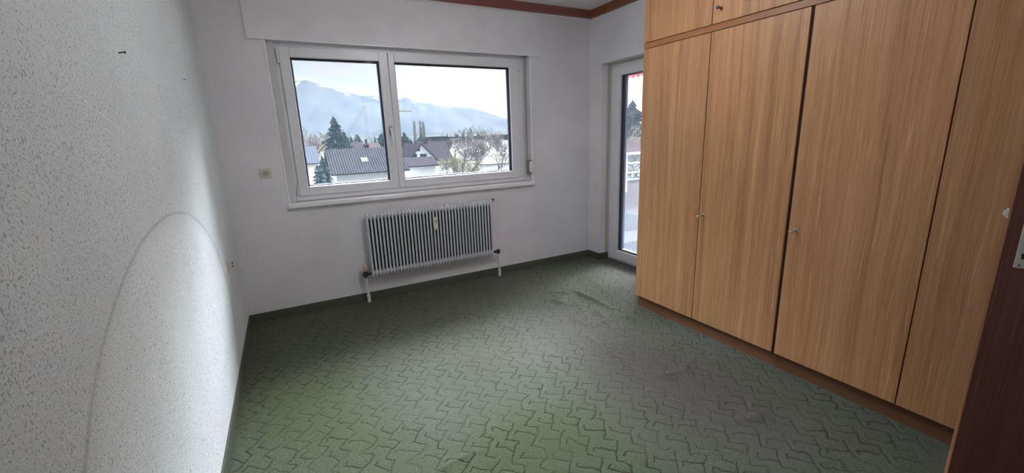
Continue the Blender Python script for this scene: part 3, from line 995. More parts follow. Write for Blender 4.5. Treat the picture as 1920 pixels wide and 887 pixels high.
# filler up to the ceiling
fc = MB().box(C0 + .01, R, 0.118, 2.32, ZT, CEIL).build('cornice_board', 'wood_h')
tag(fc, 'veneered filler board between top cupboards and ceiling', 'board')

# ------------------------------------------------------------------ open room door
az = math.radians(78.35)
dist = 2.0
P0 = Vector((math.sin(az) * dist, math.cos(az) * dist, 0))
az2 = math.radians(78.35 + 80)
U = Vector((math.sin(az2), math.cos(az2), 0))          # from the lock edge to the hinges
Nn = Vector((-U.y, U.x, 0))
if Nn.dot(-P0) < 0:
    Nn = -Nn                                            # face towards the camera
rd = thing('door_2', (P0.x, P0.y, 0), 'open dark mahogany room door at the right edge, with light metal handle plate', None, kind='structure')


def obox(m, u0, u1, n0, n1, z0, z1):
    vs = []
    for z in (z0, z1):
        for (u_, n_) in ((u0, n0), (u1, n0), (u1, n1), (u0, n1)):
            p = P0 + U * u_ + Nn * n_
            vs.append((p.x, p.y, z))
    return m.add(vs, [(0, 3, 2, 1), (4, 5, 6, 7), (0, 1, 5, 4), (1, 2, 6, 5), (2, 3, 7, 6), (3, 0, 4, 7)])


obox(MB(), 0.0015, 0.84, -.04, 0, 0.02, 2.01).build('door_leaf', 'mahog', rd)
ed = MB()
zz = np.linspace(0.02, 2.01, 70)
rngs = []
for z in zz:                                            # worn, slightly ragged edge strip
    j = .0018 * (random.random())
    rngs.append([tuple(P0 + U * a + Nn * b + Vector((0, 0, z))) for a, b in ((.0014, .0001), (-.001 - j * .6, -.001 - j), (-.001 - j * .5, -.039), (.0014, -.0398))])
ed.loft(rngs).build('edge_strip', 'door_edge', rd)
lt = obox(MB(), -.0042, -.001, -.034, -.008, 1.045, 1.075)
lt.build('latch_plate', 'plate', rd, bevel=.001)
obox(MB(), -.011, -.004, -.028, -.014, 1.052, 1.068).build('latch_bolt', 'plate', rd, bevel=.002)
KU = 2.0 * math.tan(math.radians(79.57 - 78.35)) / math.sin(math.radians(80))
pp = obox(MB(), KU - .012, KU + .026, 0, .004, .893, 1.15).build('handle_plate', 'plate', rd, bevel=.004)
kh = MB()
for (r_, zc) in ((.0052, .936), (.0042, .928)):
    kh.add([tuple(P0 + U * (KU + .003 + r_ * math.cos(a)) + Nn * .0046 + Vector((0, 0, zc + r_ * 1.3 * math.sin(a)))) for a in np.linspace(0, 2 * PI, 16, endpoint=False)], [tuple(range(16))])
kh.build('keyhole', 'black', pp, fixn=False)
scw = MB()
c_ = P0 + U * (KU - .001) + Nn * .004 + Vector((0, 0, .903))
scw.tube([c_, c_ + Nn * .0012], .0028, 10)
scw.build('screw', 'black', pp)
h0 = P0 + U * (KU + .007) + Nn * .004 + Vector((0, 0, 1.017))
MB().tube([h0, h0 + Nn * .010, h0 + Nn * .012], [.010, .010, .007], 14).tube([h0 + Nn * .01, h0 + Nn * .042, h0 + Nn * .052 + U * .01, h0 + Nn * .053 + U * .11], [.007, .0075, .008, .007], 12).build('door_handle', 'steel', rd, smooth=True)
# casing of the doorway behind
dc = thing('door_3', (OX0, NEAR, 0), 'dark wooden casing of the doorway behind the camera', None, kind='structure')
MB().box(OX0 - .06, OX0 + .02, NEAR - .13, NEAR + .012, 0, OZ + .06).box(OX1 - .02, OX1 + .06, NEAR - .13, NEAR + .012, 0, OZ + .06).box(OX0, OX1, NEAR - .13, NEAR + .012, OZ - .02, OZ + .06).build('casing', 'mahog', dc)

# unseen fill light, added to brighten the room near the camera
LX, LY = 1.1, 1.9
cl = thing('added_fill_lamp', (LX, LY, CEIL), 'added unseen round fill lamp below the ceiling, brightens the room', 'lamp')
MB().tube([(LX, LY, CEIL), (LX, LY, CEIL - .02), (LX, LY, CEIL - .022), (LX, LY, CEIL - .12)], [.06, .06, .008, .008], 20).build('fill_lamp_rod', 'rail', cl, smooth=True)
m_o, n_o, l_o, b_o = new_mat('fill_lamp_emission')
b_o.inputs['Base Color'].default_value = (.9, .9, .88, 1)
b_o.inputs['Emission Color'].default_value = (0.90, 0.93, 1.0, 1)
b_o.inputs['Emission Strength'].default_value = FILL_LAMP
rg = [[(LX + .25 * max(.02, math.cos(t)) ** .6 * math.cos(a), LY + .25 * max(.02, math.cos(t)) ** .6 * math.sin(a), CEIL - .18 + .06 * math.sin(t)) for a in np.linspace(0, 2 * PI, 32, endpoint=False)] for t in np.linspace(-1.56, 1.56, 13)]
MB().loft(rg).build('fill_lamp_shade', m_o, cl, smooth=True)

# ================================================================== outdoors
GZ = -8.0


def foliage(name, a, b_, scale=1.5):
    m, n, l, b = new_mat(name)
    g = N(n, 'ShaderNodeNewGeometry')
    t = N(n, 'ShaderNodeTexNoise', inp={'Scale': scale, 'Detail': 5.0, 'Roughness': 0.7})
    l.new(g.outputs['Position'], t.inputs['Vector'])
    r = N(n, 'ShaderNodeValToRGB')
    r.color_ramp.elements[0].position, r.color_ramp.elements[0].color = 0.35, (*a, 1)
    r.color_ramp.elements[1].position, r.color_ramp.elements[1].color = 0.65, (*b_, 1)
    l.new(t.outputs['Fac'], r.inputs[0])
    l.new(r.outputs[0], b.inputs['Base Color'])
    b.inputs['Roughness'].default_value = 0.9
    b.inputs['Specular IOR Level'].default_value = 0.0
    return m


def tiles(name, a, b_, pitch=0.33):
    """pantiles: straight light and dark rows down the slope, fainter courses across"""
    m, n, l, b = new_mat(name)
    tc = N(n, 'ShaderNodeTexCoord')
    s = N(n, 'ShaderNodeSeparateXYZ')
    l.new(tc.outputs['Object'], s.inputs[0])
    w = M_(n, l, 'SINE', M_(n, l, 'MULTIPLY', s.outputs['X'], 2 * PI / pitch))
    w = M_(n, l, 'ADD', M_(n, l, 'MULTIPLY', w, 0.5), 0.5)
    c = M_(n, l, 'FRACT', M_(n, l, 'DIVIDE', s.outputs['Z'], 0.26))
    c = M_(n, l, 'MULTIPLY', M_(n, l, 'GREATER_THAN', c, 0.8), 0.35)
    t = N(n, 'ShaderNodeTexNoise', inp={'Scale': 0.8, 'Detail': 5.0})
    l.new(tc.outputs['Object'], t.inputs['Vector'])
    f = M_(n, l, 'ADD', M_(n, l, 'SUBTRACT', w, c), M_(n, l, 'MULTIPLY', M_(n, l, 'SUBTRACT', t.outputs['Fac'], 0.5), 0.7), clamp=True)
    mx = N(n, 'ShaderNodeMixRGB', inp={'Color1': (*a, 1), 'Color2': (*b_, 1)})
    l.new(f, mx.inputs[0])
    l.new(mx.outputs[0], b.inputs['Base Color'])
    b.inputs['Roughness'].default_value = 0.9
    b.inputs['Specular IOR Level'].default_value = 0.0
    bp = N(n, 'ShaderNodeBump', inp={'Strength': 0.6, 'Distance': 0.05})
    l.new(w, bp.inputs['Height'])
    l.new(bp.outputs[0], b.inputs['Normal'])
    return m


def outdoor(name, col, noise=0.1, scale=0.6, k=None):
    return plain(name, tuple(c * (ALB if k is None else k) for c in col), 0.9, noise=noise, nscale=scale, spec=0.0)


ALB = 0.05
WALLALB = 0.6
sca = lambda c, k=1.0: tuple(x * ALB * k for x in c)
MAT['tile_brown'] = tiles('brown_pantiles', sca((0.06, 0.06, 0.08)), sca((0.30, 0.29, 0.33)), 0.42)
MAT['tile_dark'] = tiles('dark_tiles', sca((0.12, 0.10, 0.12)), sca((0.24, 0.20, 0.23)), 0.5)
MAT['tile_maroon'] = tiles('maroon_tiles', sca((0.24, 0.17, 0.19)), sca((0.36, 0.28, 0.30)), 0.5)
MAT['tile_blue'] = tiles('slate_blue_tiles', sca((0.26, 0.30, 0.42)), sca((0.42, 0.46, 0.58)), 0.5)
MAT['tile_orange'] = tiles('pale_orange_tiles', sca((0.80, 0.52, 0.42)), sca((0.95, 0.72, 0.60)), 0.4)
MAT['render_white'] = outdoor('house_render_white', (0.95, 0.97, 1.0), 0.04, k=WALLALB)
MAT['render_cream'] = outdoor('house_render_cream', (0.98, 0.90, 0.76), 0.04, k=WALLALB)
MAT['win_dark'] = outdoor('house_window_pane', (0.14, 0.17, 0.22), 0.02)
MAT['win_frame'] = outdoor('house_window_frame', (0.75, 0.78, 0.80), 0.0)
MAT['brick'] = outdoor('chimney_brick', (0.62, 0.40, 0.40), 0.15, 4)
MAT['trim_brown'] = outdoor('verge_board', (0.34, 0.22, 0.18), 0.05)
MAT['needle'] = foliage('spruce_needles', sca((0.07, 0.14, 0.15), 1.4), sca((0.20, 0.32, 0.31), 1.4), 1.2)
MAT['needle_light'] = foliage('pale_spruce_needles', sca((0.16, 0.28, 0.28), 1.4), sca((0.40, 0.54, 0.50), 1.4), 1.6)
MAT['twig'] = foliage('bare_twigs', sca((0.34, 0.30, 0.28), 3.0), sca((0.62, 0.56, 0.50), 3.0), 0.8)
MAT['twig_yellow'] = foliage('yellowish_twigs', sca((0.46, 0.44, 0.26), 3.0), sca((0.78, 0.74, 0.48), 3.0), 0.8)
MAT['twig_dark'] = foliage('dark_branches', sca((0.16, 0.13, 0.13), 1.8), sca((0.28, 0.24, 0.23), 1.8), 0.8)
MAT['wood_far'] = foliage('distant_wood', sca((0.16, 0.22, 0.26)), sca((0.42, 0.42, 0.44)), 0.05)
MAT['meadow'] = foliage('garden_ground', sca((0.40, 0.42, 0.34)), sca((0.72, 0.68, 0.62)), 0.06)
MAT['crane'] = outdoor('crane_orange', (0.95, 0.38, 0.16), 0.0)


def mountain_mat():
    m, n, l, b = new_mat('forested_mountain')
    g = N(n, 'ShaderNodeNewGeometry')
    t = N(n, 'ShaderNodeTexNoise', inp={'Scale': 0.0022, 'Detail': 8.0, 'Roughness': 0.6})
    l.new(g.outputs['Position'], t.inputs['Vector'])
    r = N(n, 'ShaderNodeValToRGB')
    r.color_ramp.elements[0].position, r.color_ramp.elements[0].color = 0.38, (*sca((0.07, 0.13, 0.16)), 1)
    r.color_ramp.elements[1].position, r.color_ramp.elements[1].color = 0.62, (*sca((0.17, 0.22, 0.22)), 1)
    l.new(t.outputs['Fac'], r.inputs[0])
    s = N(n, 'ShaderNodeSeparateXYZ')
    l.new(g.outputs['Position'], s.inputs[0])
    t2 = N(n, 'ShaderNodeTexNoise', inp={'Scale': 0.004, 'Detail': 5.0, 'Roughness': 0.65})
    l.new(g.outputs['Position'], t2.inputs['Vector'])
    hz = N(n, 'ShaderNodeMapRange', inp={'From Min': 350.0, 'From Max': 1100.0, 'To Min': -0.12, 'To Max': 0.12})
    l.new(s.outputs['Z'], hz.inputs[0])
    sn = M_(n, l, 'MULTIPLY', M_(n, l, 'SUBTRACT', M_(n, l, 'ADD', t2.outputs['Fac'], hz.outputs[0]), 0.60), 18.0, clamp=True)
    mx = N(n, 'ShaderNodeMixRGB', inp={'Color2': (0.22, 0.22, 0.23, 1)})
    l.new(sn, mx.inputs[0])
    l.new(r.outputs[0], mx.inputs[1])
    l.new(mx.outputs[0], b.inputs['Base Color'])
    b.inputs['Roughness'].default_value = 1.0
    b.inputs['Specular IOR Level'].default_value = 0.0
    return m


MAT['mountain'] = mountain_mat()

# ground of the valley
gm_ = MB()
gx = [-3000, -600, -150, -60, 0, 60, 150, 300, 900, 4000, 9000]
gy = [-60, 20, 60, 120, 200, 400, 900, 2000, 5200]
vs = [(x, y, GZ - 0.0) for x in gx for y in gy]
fs = [(i * len(gy) + j, (i + 1) * len(gy) + j, (i + 1) * len(gy) + j + 1, i * len(gy) + j + 1) for i in range(len(gx) - 1) for j in range(len(gy) - 1)]
gm_.add(vs, fs)
go = gm_.build('ground', 'meadow')
tag(go, 'gardens and meadows of the valley floor below the window', kind='structure')

# mountain range: ridge line, spurs and gullies
RY = 7000
rp = [(430, 172), (500, 166), (545, 154), (558, 151), (575, 149.5), (592, 152), (606, 159), (640, 171), (680, 178), (715, 179), (740, 181), (760, 181), (780, 190), (810, 194), (840, 200), (852, 199), (885, 202), (925, 215), (955, 224), (1000, 232), (1060, 240), (1160, 244), (1300, 246)]
rxz = [(at(u, w, RY).x, at(u, w, RY).z) for u, w in rp]
rxs, rzs = [p[0] for p in rxz], [p[1] for p in rxz]
NXM, NYM = 240, 46
xs = np.linspace(-3600, rxs[-1], NXM)
zr = np.interp(xs, rxs, rzs, left=rzs[0] * 0.9)


def fnoise(x, s, seed):
    r_ = np.random.RandomState(seed)
    k = r_.uniform(-1, 1, 4096)
    xi = np.floor(x * s).astype(int)
    f_ = x * s - xi
    f_ = f_ * f_ * (3 - 2 * f_)
    return k[xi % 4096] * (1 - f_) + k[(xi + 1) % 4096] * f_


vs, fs = [], []
for i, x in enumerate(xs):
    zt_ = zr[i] + 10 * fnoise(np.array([x]), 1 / 90, 3)[0] + 6 * fnoise(np.array([x]), 1 / 35, 4)[0]
    for j in range(NYM):
        t = j / (NYM - 1)                              # 0 foot, 1 ridge, beyond: back slope
        if t < 0.85:
            q = t / 0.85
            y = 4200 + (RY - 4200) * q
            prof = q ** 1.25 * (0.75 + 0.25 * q)
            sp = fnoise(np.array([x + y * .25]), 1 / 420, 5)[0] * 120 + fnoise(np.array([x - y * .3]), 1 / 170, 6)[0] * 50
            z = GZ + zt_ * prof + sp * math.sin(q * PI) * 0.9 * min(1, zt_ / 500)
            yy = y + fnoise(np.array([x]), 1 / 600, 9)[0] * 250 * (1 - q)
        else:
            q = (t - 0.85) / 0.15
            yy = RY + 1500 * q
            z = GZ + zt_ * (1 - q)
        vs.append((x, yy, z))
fs = [(i * NYM + j, (i + 1) * NYM + j, (i + 1) * NYM + j + 1, i * NYM + j + 1) for i in range(NXM - 1) for j in range(NYM - 1)]
mo = MB().add(vs, fs).build('mountain_range', 'mountain', smooth=True, fixn=False)
tag(mo, 'hazy blue forested mountain ridge with snow patches behind the town', 'mountain')


# low wooded rises in the distance
def rise(name, y, u0, u1, w0, w1, lab, mat='wood_far', seed=1, amp=1.0):
    """a wooded bank seen end to end from u0 to u1; w0/w1 heights of its top"""
    n_ = 150
    vs, fs = [], []
    for i in range(n_):
        t = i / (n_ - 1)
        u = u0 + (u1 - u0) * t
        p = at(u, w0 + (w1 - w0) * t, y)
        zt_ = p.z + amp * (fnoise(np.array([t * 60]), 1, seed)[0] + 0.6 * fnoise(np.array([t * 160]), 1, seed + 1)[0])
        zt_ = GZ + (zt_ - GZ) * min(1, 8 * t, 8 * (1 - t)) if zt_ > GZ else GZ + 1
        for (dy, k) in ((-0.12 * y, 0), (-0.05 * y, .72), (0, 1), (0.05 * y, .8), (.14 * y, 0)):
            vs.append((p.x * (y + dy) / y, y + dy, GZ + (zt_ - GZ) * k))
    fs = [(i * 5 + j, (i + 1) * 5 + j, (i + 1) * 5 + j + 1, i * 5 + j + 1) for i in range(n_ - 1) for j in range(4)]
    o = MB().add(vs, fs).build(name, mat, smooth=True, fixn=False)
    tag(o, lab, 'wood', kind='stuff')


rise('distant_wood', 1500, 760, 1260, 250, 236, 'far blue wooded rise at the foot of the mountain, right part', seed=11, amp=5)
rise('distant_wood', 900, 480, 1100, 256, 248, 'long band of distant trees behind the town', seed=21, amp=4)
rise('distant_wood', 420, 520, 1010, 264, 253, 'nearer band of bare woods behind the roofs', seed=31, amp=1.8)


# ---------------------------------------------------------------- houses
def house(x0, x1, y0, y1, ze, zr_, axis, wall, roof, lab, wins=(), over=0.5, rot=0.0, chim=(), verge=None, sky=()):
    """gabled house; axis 'x': ridge parallel to the window wall, 'y': gable faces the window wall.
    wins: (u, z, w, h) on the front face, u from the front left corner"""
    cx, cy = (x0 + x1) / 2, (y0 + y1) / 2
    t = thing('house', (cx, cy, GZ), lab, 'house')
    hx, hy = (x1 - x0) / 2, (y1 - y0) / 2
    w = MB()
    e, r_, g_ = ze - GZ, zr_ - GZ, 0.0
    if axis == 'x':
        w.prism([(-hy, 0), (hy, 0), (hy, e), (0, r_), (-hy, e)], 'x', -hx, hx)
    else:
        w.prism([(-hx, 0), (hx, 0), (hx, e), (0, r_), (-hx, e)], 'y', -hy, hy)

    def part(mbb, name, mat, par):
        o = mbb.build(name, mat)
        o.parent = par
        return o
    wo = part(w, 'walls', wall, t)
    hw = hy if axis == 'x' else hx
    hl = (hx if axis == 'x' else hy) + over
    sl = (r_ - e) / hw
    th = 0.22
    for s_ in (-1, 1):
        ro = MB()
        a = (s_ * (hw + over), e - sl * over)
        poly = [a, (a[0], a[1] + th), (0, r_ + th), (0, r_)]
        if axis == 'x':
            ro.prism(poly, 'x', -hl, hl)
        else:
            ro.prism(poly, 'y', -hl, hl)
        rr = part(ro, 'roof_slope', roof, t)
        if verge and axis == 'y':
            vb = MB().prism([(a[0], a[1] - .12), (a[0], a[1] + th + .02), (0, r_ + th + .02), (0, r_ - .16)], 'y', -hl - .06, -hl)
            part(vb, 'verge_board', verge, rr)
    for (u_, z_, ww, hh) in wins:
        x = -hx + u_
        fr = part(MB().box(x - ww / 2 - .1, x + ww / 2 + .1, -hy - .06, -hy, z_ - .1, z_ + hh + .1), 'window', 'win_frame', t)
        part(MB().box(x - ww / 2, x + ww / 2, -hy - .08, -hy - .05, z_, z_ + hh), 'pane', 'win_dark', fr)
    for (cx_, cy_, ch) in chim:
        zb_ = r_ - abs(cy_ if axis == 'x' else cx_) * sl - 0.5
        part(MB().box(cx_ - .4, cx_ + .4, cy_ - .35, cy_ + .35, zb_, zb_ + ch).box(cx_ - .5, cx_ + .5, cy_ - .45, cy_ + .45, zb_ + ch, zb_ + ch + .15), 'chimney', 'brick', t)
    for (sx, k, ww, hh) in sky:                        # roof lights on the front slope, k = 0 eave .. 1 ridge
        ya_, yb_ = -hw * (1 - k), -hw * (1 - k) + hh * hw / math.hypot(hw, r_ - e)
        za, zb_ = e + (r_ - e) * k + th, e + (r_ - e) * (k + (yb_ - ya_) / hw) + th
        f_ = MB().prism([(ya_, za), (ya_, za + .14), (yb_, zb_ + .14), (yb_, zb_)], 'x', sx - ww / 2, sx + ww / 2)
        fo = part(f_, 'roof_window', 'win_frame', t)
        g = MB().prism([(ya_ + .15, za + .15), (ya_ + .15, za + .17 + .05), (yb_ - .15, zb_ + .10), (yb_ - .15, zb_ + .05)], 'x', sx - ww / 2 + .15, sx + ww / 2 - .15)
        part(g, 'pane', 'win_frame', fo)
    if rot:
        t.rotation_euler.z = rot
    return t


def X(u, Y):
    return at(u, 262, Y).x


def Zv(u, w, Y):
    return at(u, w, Y).z


# big house in front, ridge parallel to us
YA = 78
house(X(622, YA), X(752, YA), YA, YA + 11, Zv(607, 328, YA) + .35, Zv(607, 283, YA + 5.5), 'x', 'render_white', 'tile_brown',
      'large white house under a long brown pantile roof with roof window',
      wins=[(5.4, 1.1, .8, .55), (7.0, 1.1, .8, .55), (8.6, 1.1, 1.1, .6), (10.2, 1.1, 1.1, .6)], over=0.9,
      chim=[(X(697, YA) - (X(622, YA) + X(752, YA)) / 2, .6, 1.6)], sky=[(X(683, YA) - (X(622, YA) + X(752, YA)) / 2, .30, 1.1, 1.3)])
YB = 82
house(X(735, YB), X(812, YB), YB, YB + 7, Zv(757, 314, YB) + .2, Zv(757, 298, YB + 3.5), 'x', 'render_white', 'tile_dark',
      'low white house with brown tiled roof in front of the white gable house',
      wins=[(3.1, 1.2, .7, .7), (4.0, 1.2, .9, .7)], over=.7)
YC = 96
house(X(764, YC), X(812, YC), YC, YC + 14, Zv(764, 299, YC), Zv(783, 271, YC), 'y', 'render_white', 'tile_dark',
      'white gable house with three attic windows and brown verge boards',
      wins=[(1.3, Zv(775, 296, YC) - GZ, .9, .8), (2.9, Zv(788, 296, YC) - GZ, .5, .8), (3.7, Zv(792, 296, YC) - GZ, .6, .8), (2.35, Zv(782, 283, YC) - GZ, .4, .5)],
      over=.6, verge='trim_brown')
YD = 112
house(X(795, YD), X(845, YD), YD, YD + 12, Zv(820, 300, YD), Zv(820, 266, YD + 6), 'x', 'render_white', 'tile_dark',
      'long house with dark maroon roof behind the white gable house', chim=[(-1.5, -.5, 1.6), (2.4, .2, 1.5)])
YE = 126
house(X(832, YE), X(850, YE), YE - 4, YE + 12, Zv(835, 283, YE), Zv(845, 264, YE), 'y', 'render_cream', 'tile_maroon',
      'cream gable end of a house at the end of the dark maroon roofs', over=.4)
YF = 150
house(X(757, YF), X(777, YF), YF, YF + 9, Zv(765, 279, YF), Zv(766, 266, YF), 'y', 'render_white', 'tile_orange',
      'small white gable house with orange roof left of the dark roofs', wins=[(1.6, 3.2, .6, .7)], verge='trim_brown', over=.4)
YG = 100
house(X(540, YG), X(590, YG), YG, YG + 10, Zv(580, 306, YG), Zv(580, 276, YG + 5), 'x', 'render_cream', 'tile_blue',
      'house with slate blue roof at the left edge of the left pane', over=.4)
YH = 140
house(X(596, YH), X(622, YH), YH, YH + 10, Zv(600, 284, YH), Zv(608, 271, YH), 'y', 'render_cream', 'tile_orange',
      'cream gable house behind the large roof, beside the slate blue roof', verge='trim_brown', over=.5, chim=[(0, 2, 1.4)])
house(X(621, YH + 6), X(650, YH + 6), YH + 6, YH + 16, Zv(640, 284, YH + 6), Zv(636, 272, YH + 6), 'y', 'render_cream', 'tile_orange',
      'second cream gable house, below the tall spruce', verge='trim_brown', over=.5, chim=[(1, 3, 1.4)])
YI = 165
house(X(649, YI), X(680, YI), YI, YI + 12, Zv(660, 283, YI), Zv(660, 268, YI + 6), 'x', 'render_white', 'tile_dark',
      'long dark roof behind the large house, left half', over=.5, chim=[(5, .3, 1.6)])
house(X(681, YI + 3), X(713, YI + 3), YI + 3, YI + 15, Zv(690, 282, YI), Zv(690, 269, YI + 8), 'x', 'render_white', 'tile_maroon',
      'long maroon roof behind the large house, right half', over=.5)
YK = 190
house(X(716, YK), X(738, YK), YK, YK + 12, Zv(725, 280, YK), Zv(725, 268, YK), 'y', 'render_white', 'tile_orange',
      'pale house just left of the window middle, behind the roofs', over=.4)

# rows of flat and low buildings far off
for i, (u0, u1, w0, w1, Y, m_, lab) in enumerate([
    (795, 812, 258.5, 264, 300, 'tile_maroon', 'far low maroon building behind the poplars'),
    (812, 838, 257.5, 264, 330, 'tile_blue', 'far long grey blue building behind the maroon roofs'),
    (838, 864, 258, 263, 360, 'tile_dark', 'far dark flat building left of the spruces'),
    (864, 896, 257, 262, 380, 'tile_blue', 'far grey blue flat building behind the bare trees'),
    (896, 930, 256, 262, 350, 'tile_maroon', 'far maroon flat building above the bare trees'),
    (934, 975, 254, 259, 300, 'tile_dark', 'far dark long building at the right edge of the right pane'),
    (905, 962, 264, 274, 210, 'render_white', 'white flat building behind the right-hand bare tree'),
    (860, 900, 268, 280, 170, 'render_white', 'white low building behind the middle bare trees'),
]):
    p0, p1 = at(u0, w0, Y), at(u1, w0, Y)
    t = thing('flat_building', ((p0.x + p1.x) / 2, Y, GZ), lab, 'building')
    hx = (p1.x - p0.x) / 2
    zt_ = p0.z - GZ
    o = MB().box(-hx, hx, 0, 14, 0, zt_).build('walls', m_)
    o.parent = t
    o = MB().box(-hx - .3, hx + .3, -.3, 14.3, zt_, zt_ + .5).build('flat_roof', 'tile_dark' if m_ != 'tile_dark' else 'tile_maroon')
    o.parent = t
# white garage and garden wall by the bare trees
t = thing('garage', (X(935, 84), 84, GZ), 'low white garage at the right edge below the bare tree', 'garage')
gw = X(966, 84) - X(912, 84)
zz_ = Zv(935, 308, 84) - GZ
o = MB().box(-gw / 2, gw / 2, 0, 6, 0, zz_).build('walls', 'render_white'); o.parent = t
o = MB().box(-gw / 2 - .2, gw / 2 + .2, -.2, 6.2, zz_, zz_ + .2).build('flat_roof', 'win_frame'); o.parent = t
gd = MB().box(-gw / 2 + .8, -gw / 2 + 3.4, -.05, 0, 0, 2.2).build('garage_door', 'win_frame'); gd.parent = t
t = thing('garden_wall', (X(885, 92), 92, GZ), 'long low white garden wall between the bare trees', 'wall')
o = MB().box(-5, 5, 0, .3, 0, 1.6).build('wall_body', 'render_white'); o.parent = t
o = MB().box(-5.05, 5.05, -.05, .35, 1.6, 1.7).build('coping', 'win_frame'); o.parent = t


# ---------------------------------------------------------------- trees
def conifer_mesh(h, r, layers=26, seed=0, mat='needle', narrow=1.1):
    rr = random.Random(seed)
    m = MB()
    for i in range(layers):
        t = i / layers
        z = h * (0.06 + 0.92 * t)
        rad = r * (1 - t) ** narrow * rr.uniform(.72, 1.12) + .05 * r * (1 - t)
        n = 26
        a0 = rr.random() * 6
        ring_, base = [], []
        ox, oy = rr.uniform(-.06, .06) * r, rr.uniform(-.06, .06) * r
        for k in range(n):
            a = a0 + 2 * PI * k / n
            q = rad * (rr.uniform(.75, 1.15) if k % 2 == 0 else rr.uniform(.35, .6))
            ring_.append((ox + q * math.cos(a), oy + q * math.sin(a), z - rad * rr.uniform(.18, .42)))
        top = (0, 0, z + h * .9 / layers * 1.6)
        low = (0, 0, z - rad * .12)
        vs = ring_ + [top, low]
        fs = [(k, (k + 1) % n, n) for k in range(n)] + [((k + 1) % n, k, n + 1) for k in range(n)]
        m.add(vs, fs)
    m.add([(-.02 * r, 0, h * .97), (.02 * r, .01, h * .97), (0, -.02 * r, h * .97), (0, 0, h * 1.04)], [(0, 1, 3), (1, 2, 3), (2, 0, 3)])
    return m


def conifer(u, w, Y, rad, lab, seed=0, mat='needle', narrow=1.1, layers=26, base=None):
    p = at(u, w, Y)
    z0 = GZ if base is None else base
    t = thing('conifer', (p.x, Y, z0), lab, 'tree')
    h = (p.z - z0) / 1.04
    o = conifer_mesh(h, rad, layers, seed, mat, narrow).build('crown', mat, fixn=False)
    o.parent = t
    o = MB().tube([(0, 0, 0), (0, 0, h * .5), (0, 0, h * .9)], [rad * .07, rad * .05, rad * .015], 7).build('trunk', 'twig_dark', smooth=True)
    o.parent = t
    return t


conifer(624, 213, 128, 5.4, 'tall dark spruce rising over the houses in the left pane', 3, narrow=.62, layers=34)
conifer(643, 241, 140, 5.0, 'lower spruce directly right of the tall spruce', 5, narrow=.7)
conifer(602, 286, 66, 2.3, 'pale green spruce in front, left of the large brown roof', 8, 'needle_light', narrow=.7, layers=30)
conifer(594, 305, 64, 1.9, 'short pale spruce at the lower left corner of the left pane', 9, 'needle_light', narrow=.6)
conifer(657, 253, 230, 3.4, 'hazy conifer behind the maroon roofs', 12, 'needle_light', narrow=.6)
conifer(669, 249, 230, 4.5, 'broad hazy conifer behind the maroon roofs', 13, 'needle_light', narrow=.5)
conifer(702, 251, 190, 2.2, 'slim dark spruce over the right end of the maroon roof', 14, narrow=.9)
conifer(716, 247, 175, 4.2, 'round dark pine beside the window middle', 15, narrow=.4)
conifer(757, 244, 150, 4.4, 'dark spruce over the orange-roofed house', 16, narrow=.6)
conifer(769, 257, 150, 1.8, 'small dark conifer beside the orange-roofed house', 17, narrow=.5)
conifer(785, 258, 150, 3.8, 'low round evergreen under the poplars', 18, 'needle', narrow=.3)
conifer(838, 246, 320, 3.5, 'thin conifer left of the twin spruces, far off', 19, 'needle_light')
conifer(844, 250, 320, 3.0, 'lower thin conifer left of the twin spruces, far off', 20, 'needle_light')
conifer(868, 242, 210, 3.5, 'left one of the twin dark spruces over the bare trees', 21, narrow=.8)
conifer(856, 250, 210, 3.6, 'low green conifer left of the twin spruces', 22, 'needle_light', narrow=.5)
conifer(882, 235, 200, 3.8, 'tallest dark spruce over the bare trees in the right pane', 23, narrow=.75)
conifer(897, 248, 200, 3.0, 'small dark pine right of the tallest spruce', 24, narrow=.4)


def branch_tree(m, p, d, ln, r, depth, rr, spread=.5, up=.15, minr=.012):
    """recursive bare branches"""
    n = 3
    pts, rs = [p], [r]
    q = p.copy()
    dd = d.copy()
    for i in range(n):
        dd = (dd + Vector((rr.uniform(-1, 1), rr.uniform(-1, 1), rr.uniform(-.6, 1) * .7 + up)) * .22).normalized()
        q = q + dd * ln / n
        pts.append(q.copy())
        rs.append(max(minr, r * (1 - .35 * (i + 1) / n)))
    m.tube(pts, rs, 5 if depth > 2 else 3, caps=False)
    if depth <= 0:
        return
    k = rr.choice((2, 3, 3)) if depth > 1 else 3
    for _ in range(k):
        s = Vector((rr.uniform(-1, 1), rr.uniform(-1, 1), rr.uniform(-.35, .8))).normalized()
        nd = (dd * (1 - spread * .6) + s * spread).normalized()
        st_ = pts[rr.choice((1, 2, 3, 3))]
        branch_tree(m, st_.copy(), nd, ln * rr.uniform(.6, .82), rs[-1] * .72, depth - 1, rr, spread, up, minr)


def bare_tree(name, u, Y, h, lab, seed, mat='twig', depth=6, spread=.62, r=.16, stems=1, up=.15, minr=.016, ln=.27):
    x = X(u, Y)
    t = thing(name, (x, Y, GZ), lab, 'tree')
    rr = random.Random(seed)
    trunk, crown = MB(), MB()
    for s_ in range(stems):
        d = Vector((rr.uniform(-.25, .25) + (s_ - (stems - 1) / 2) * .3, rr.uniform(-.2, .2), 1)).normalized()
        p = Vector(((s_ - (stems - 1) / 2) * .4, 0, 0))
        q = p + d * h * ln
        trunk.tube([p, p + d * h * ln * .5, q], [r, r * .85, r * .75], 8)
        for k in range(4):
            a = rr.random() * 6.28
            nd = (d + Vector((math.cos(a), math.sin(a), .2)) * spread).normalized()
            branch_tree(crown, q - d * h * ln * .12 * k, nd, h * ln * .85, r * .6, depth - 1, rr, spread, up, minr)
    o = trunk.build('trunk', 'twig_dark', smooth=True); o.parent = t
    o = crown.build('branches', mat, fixn=False); o.parent = t
    return t


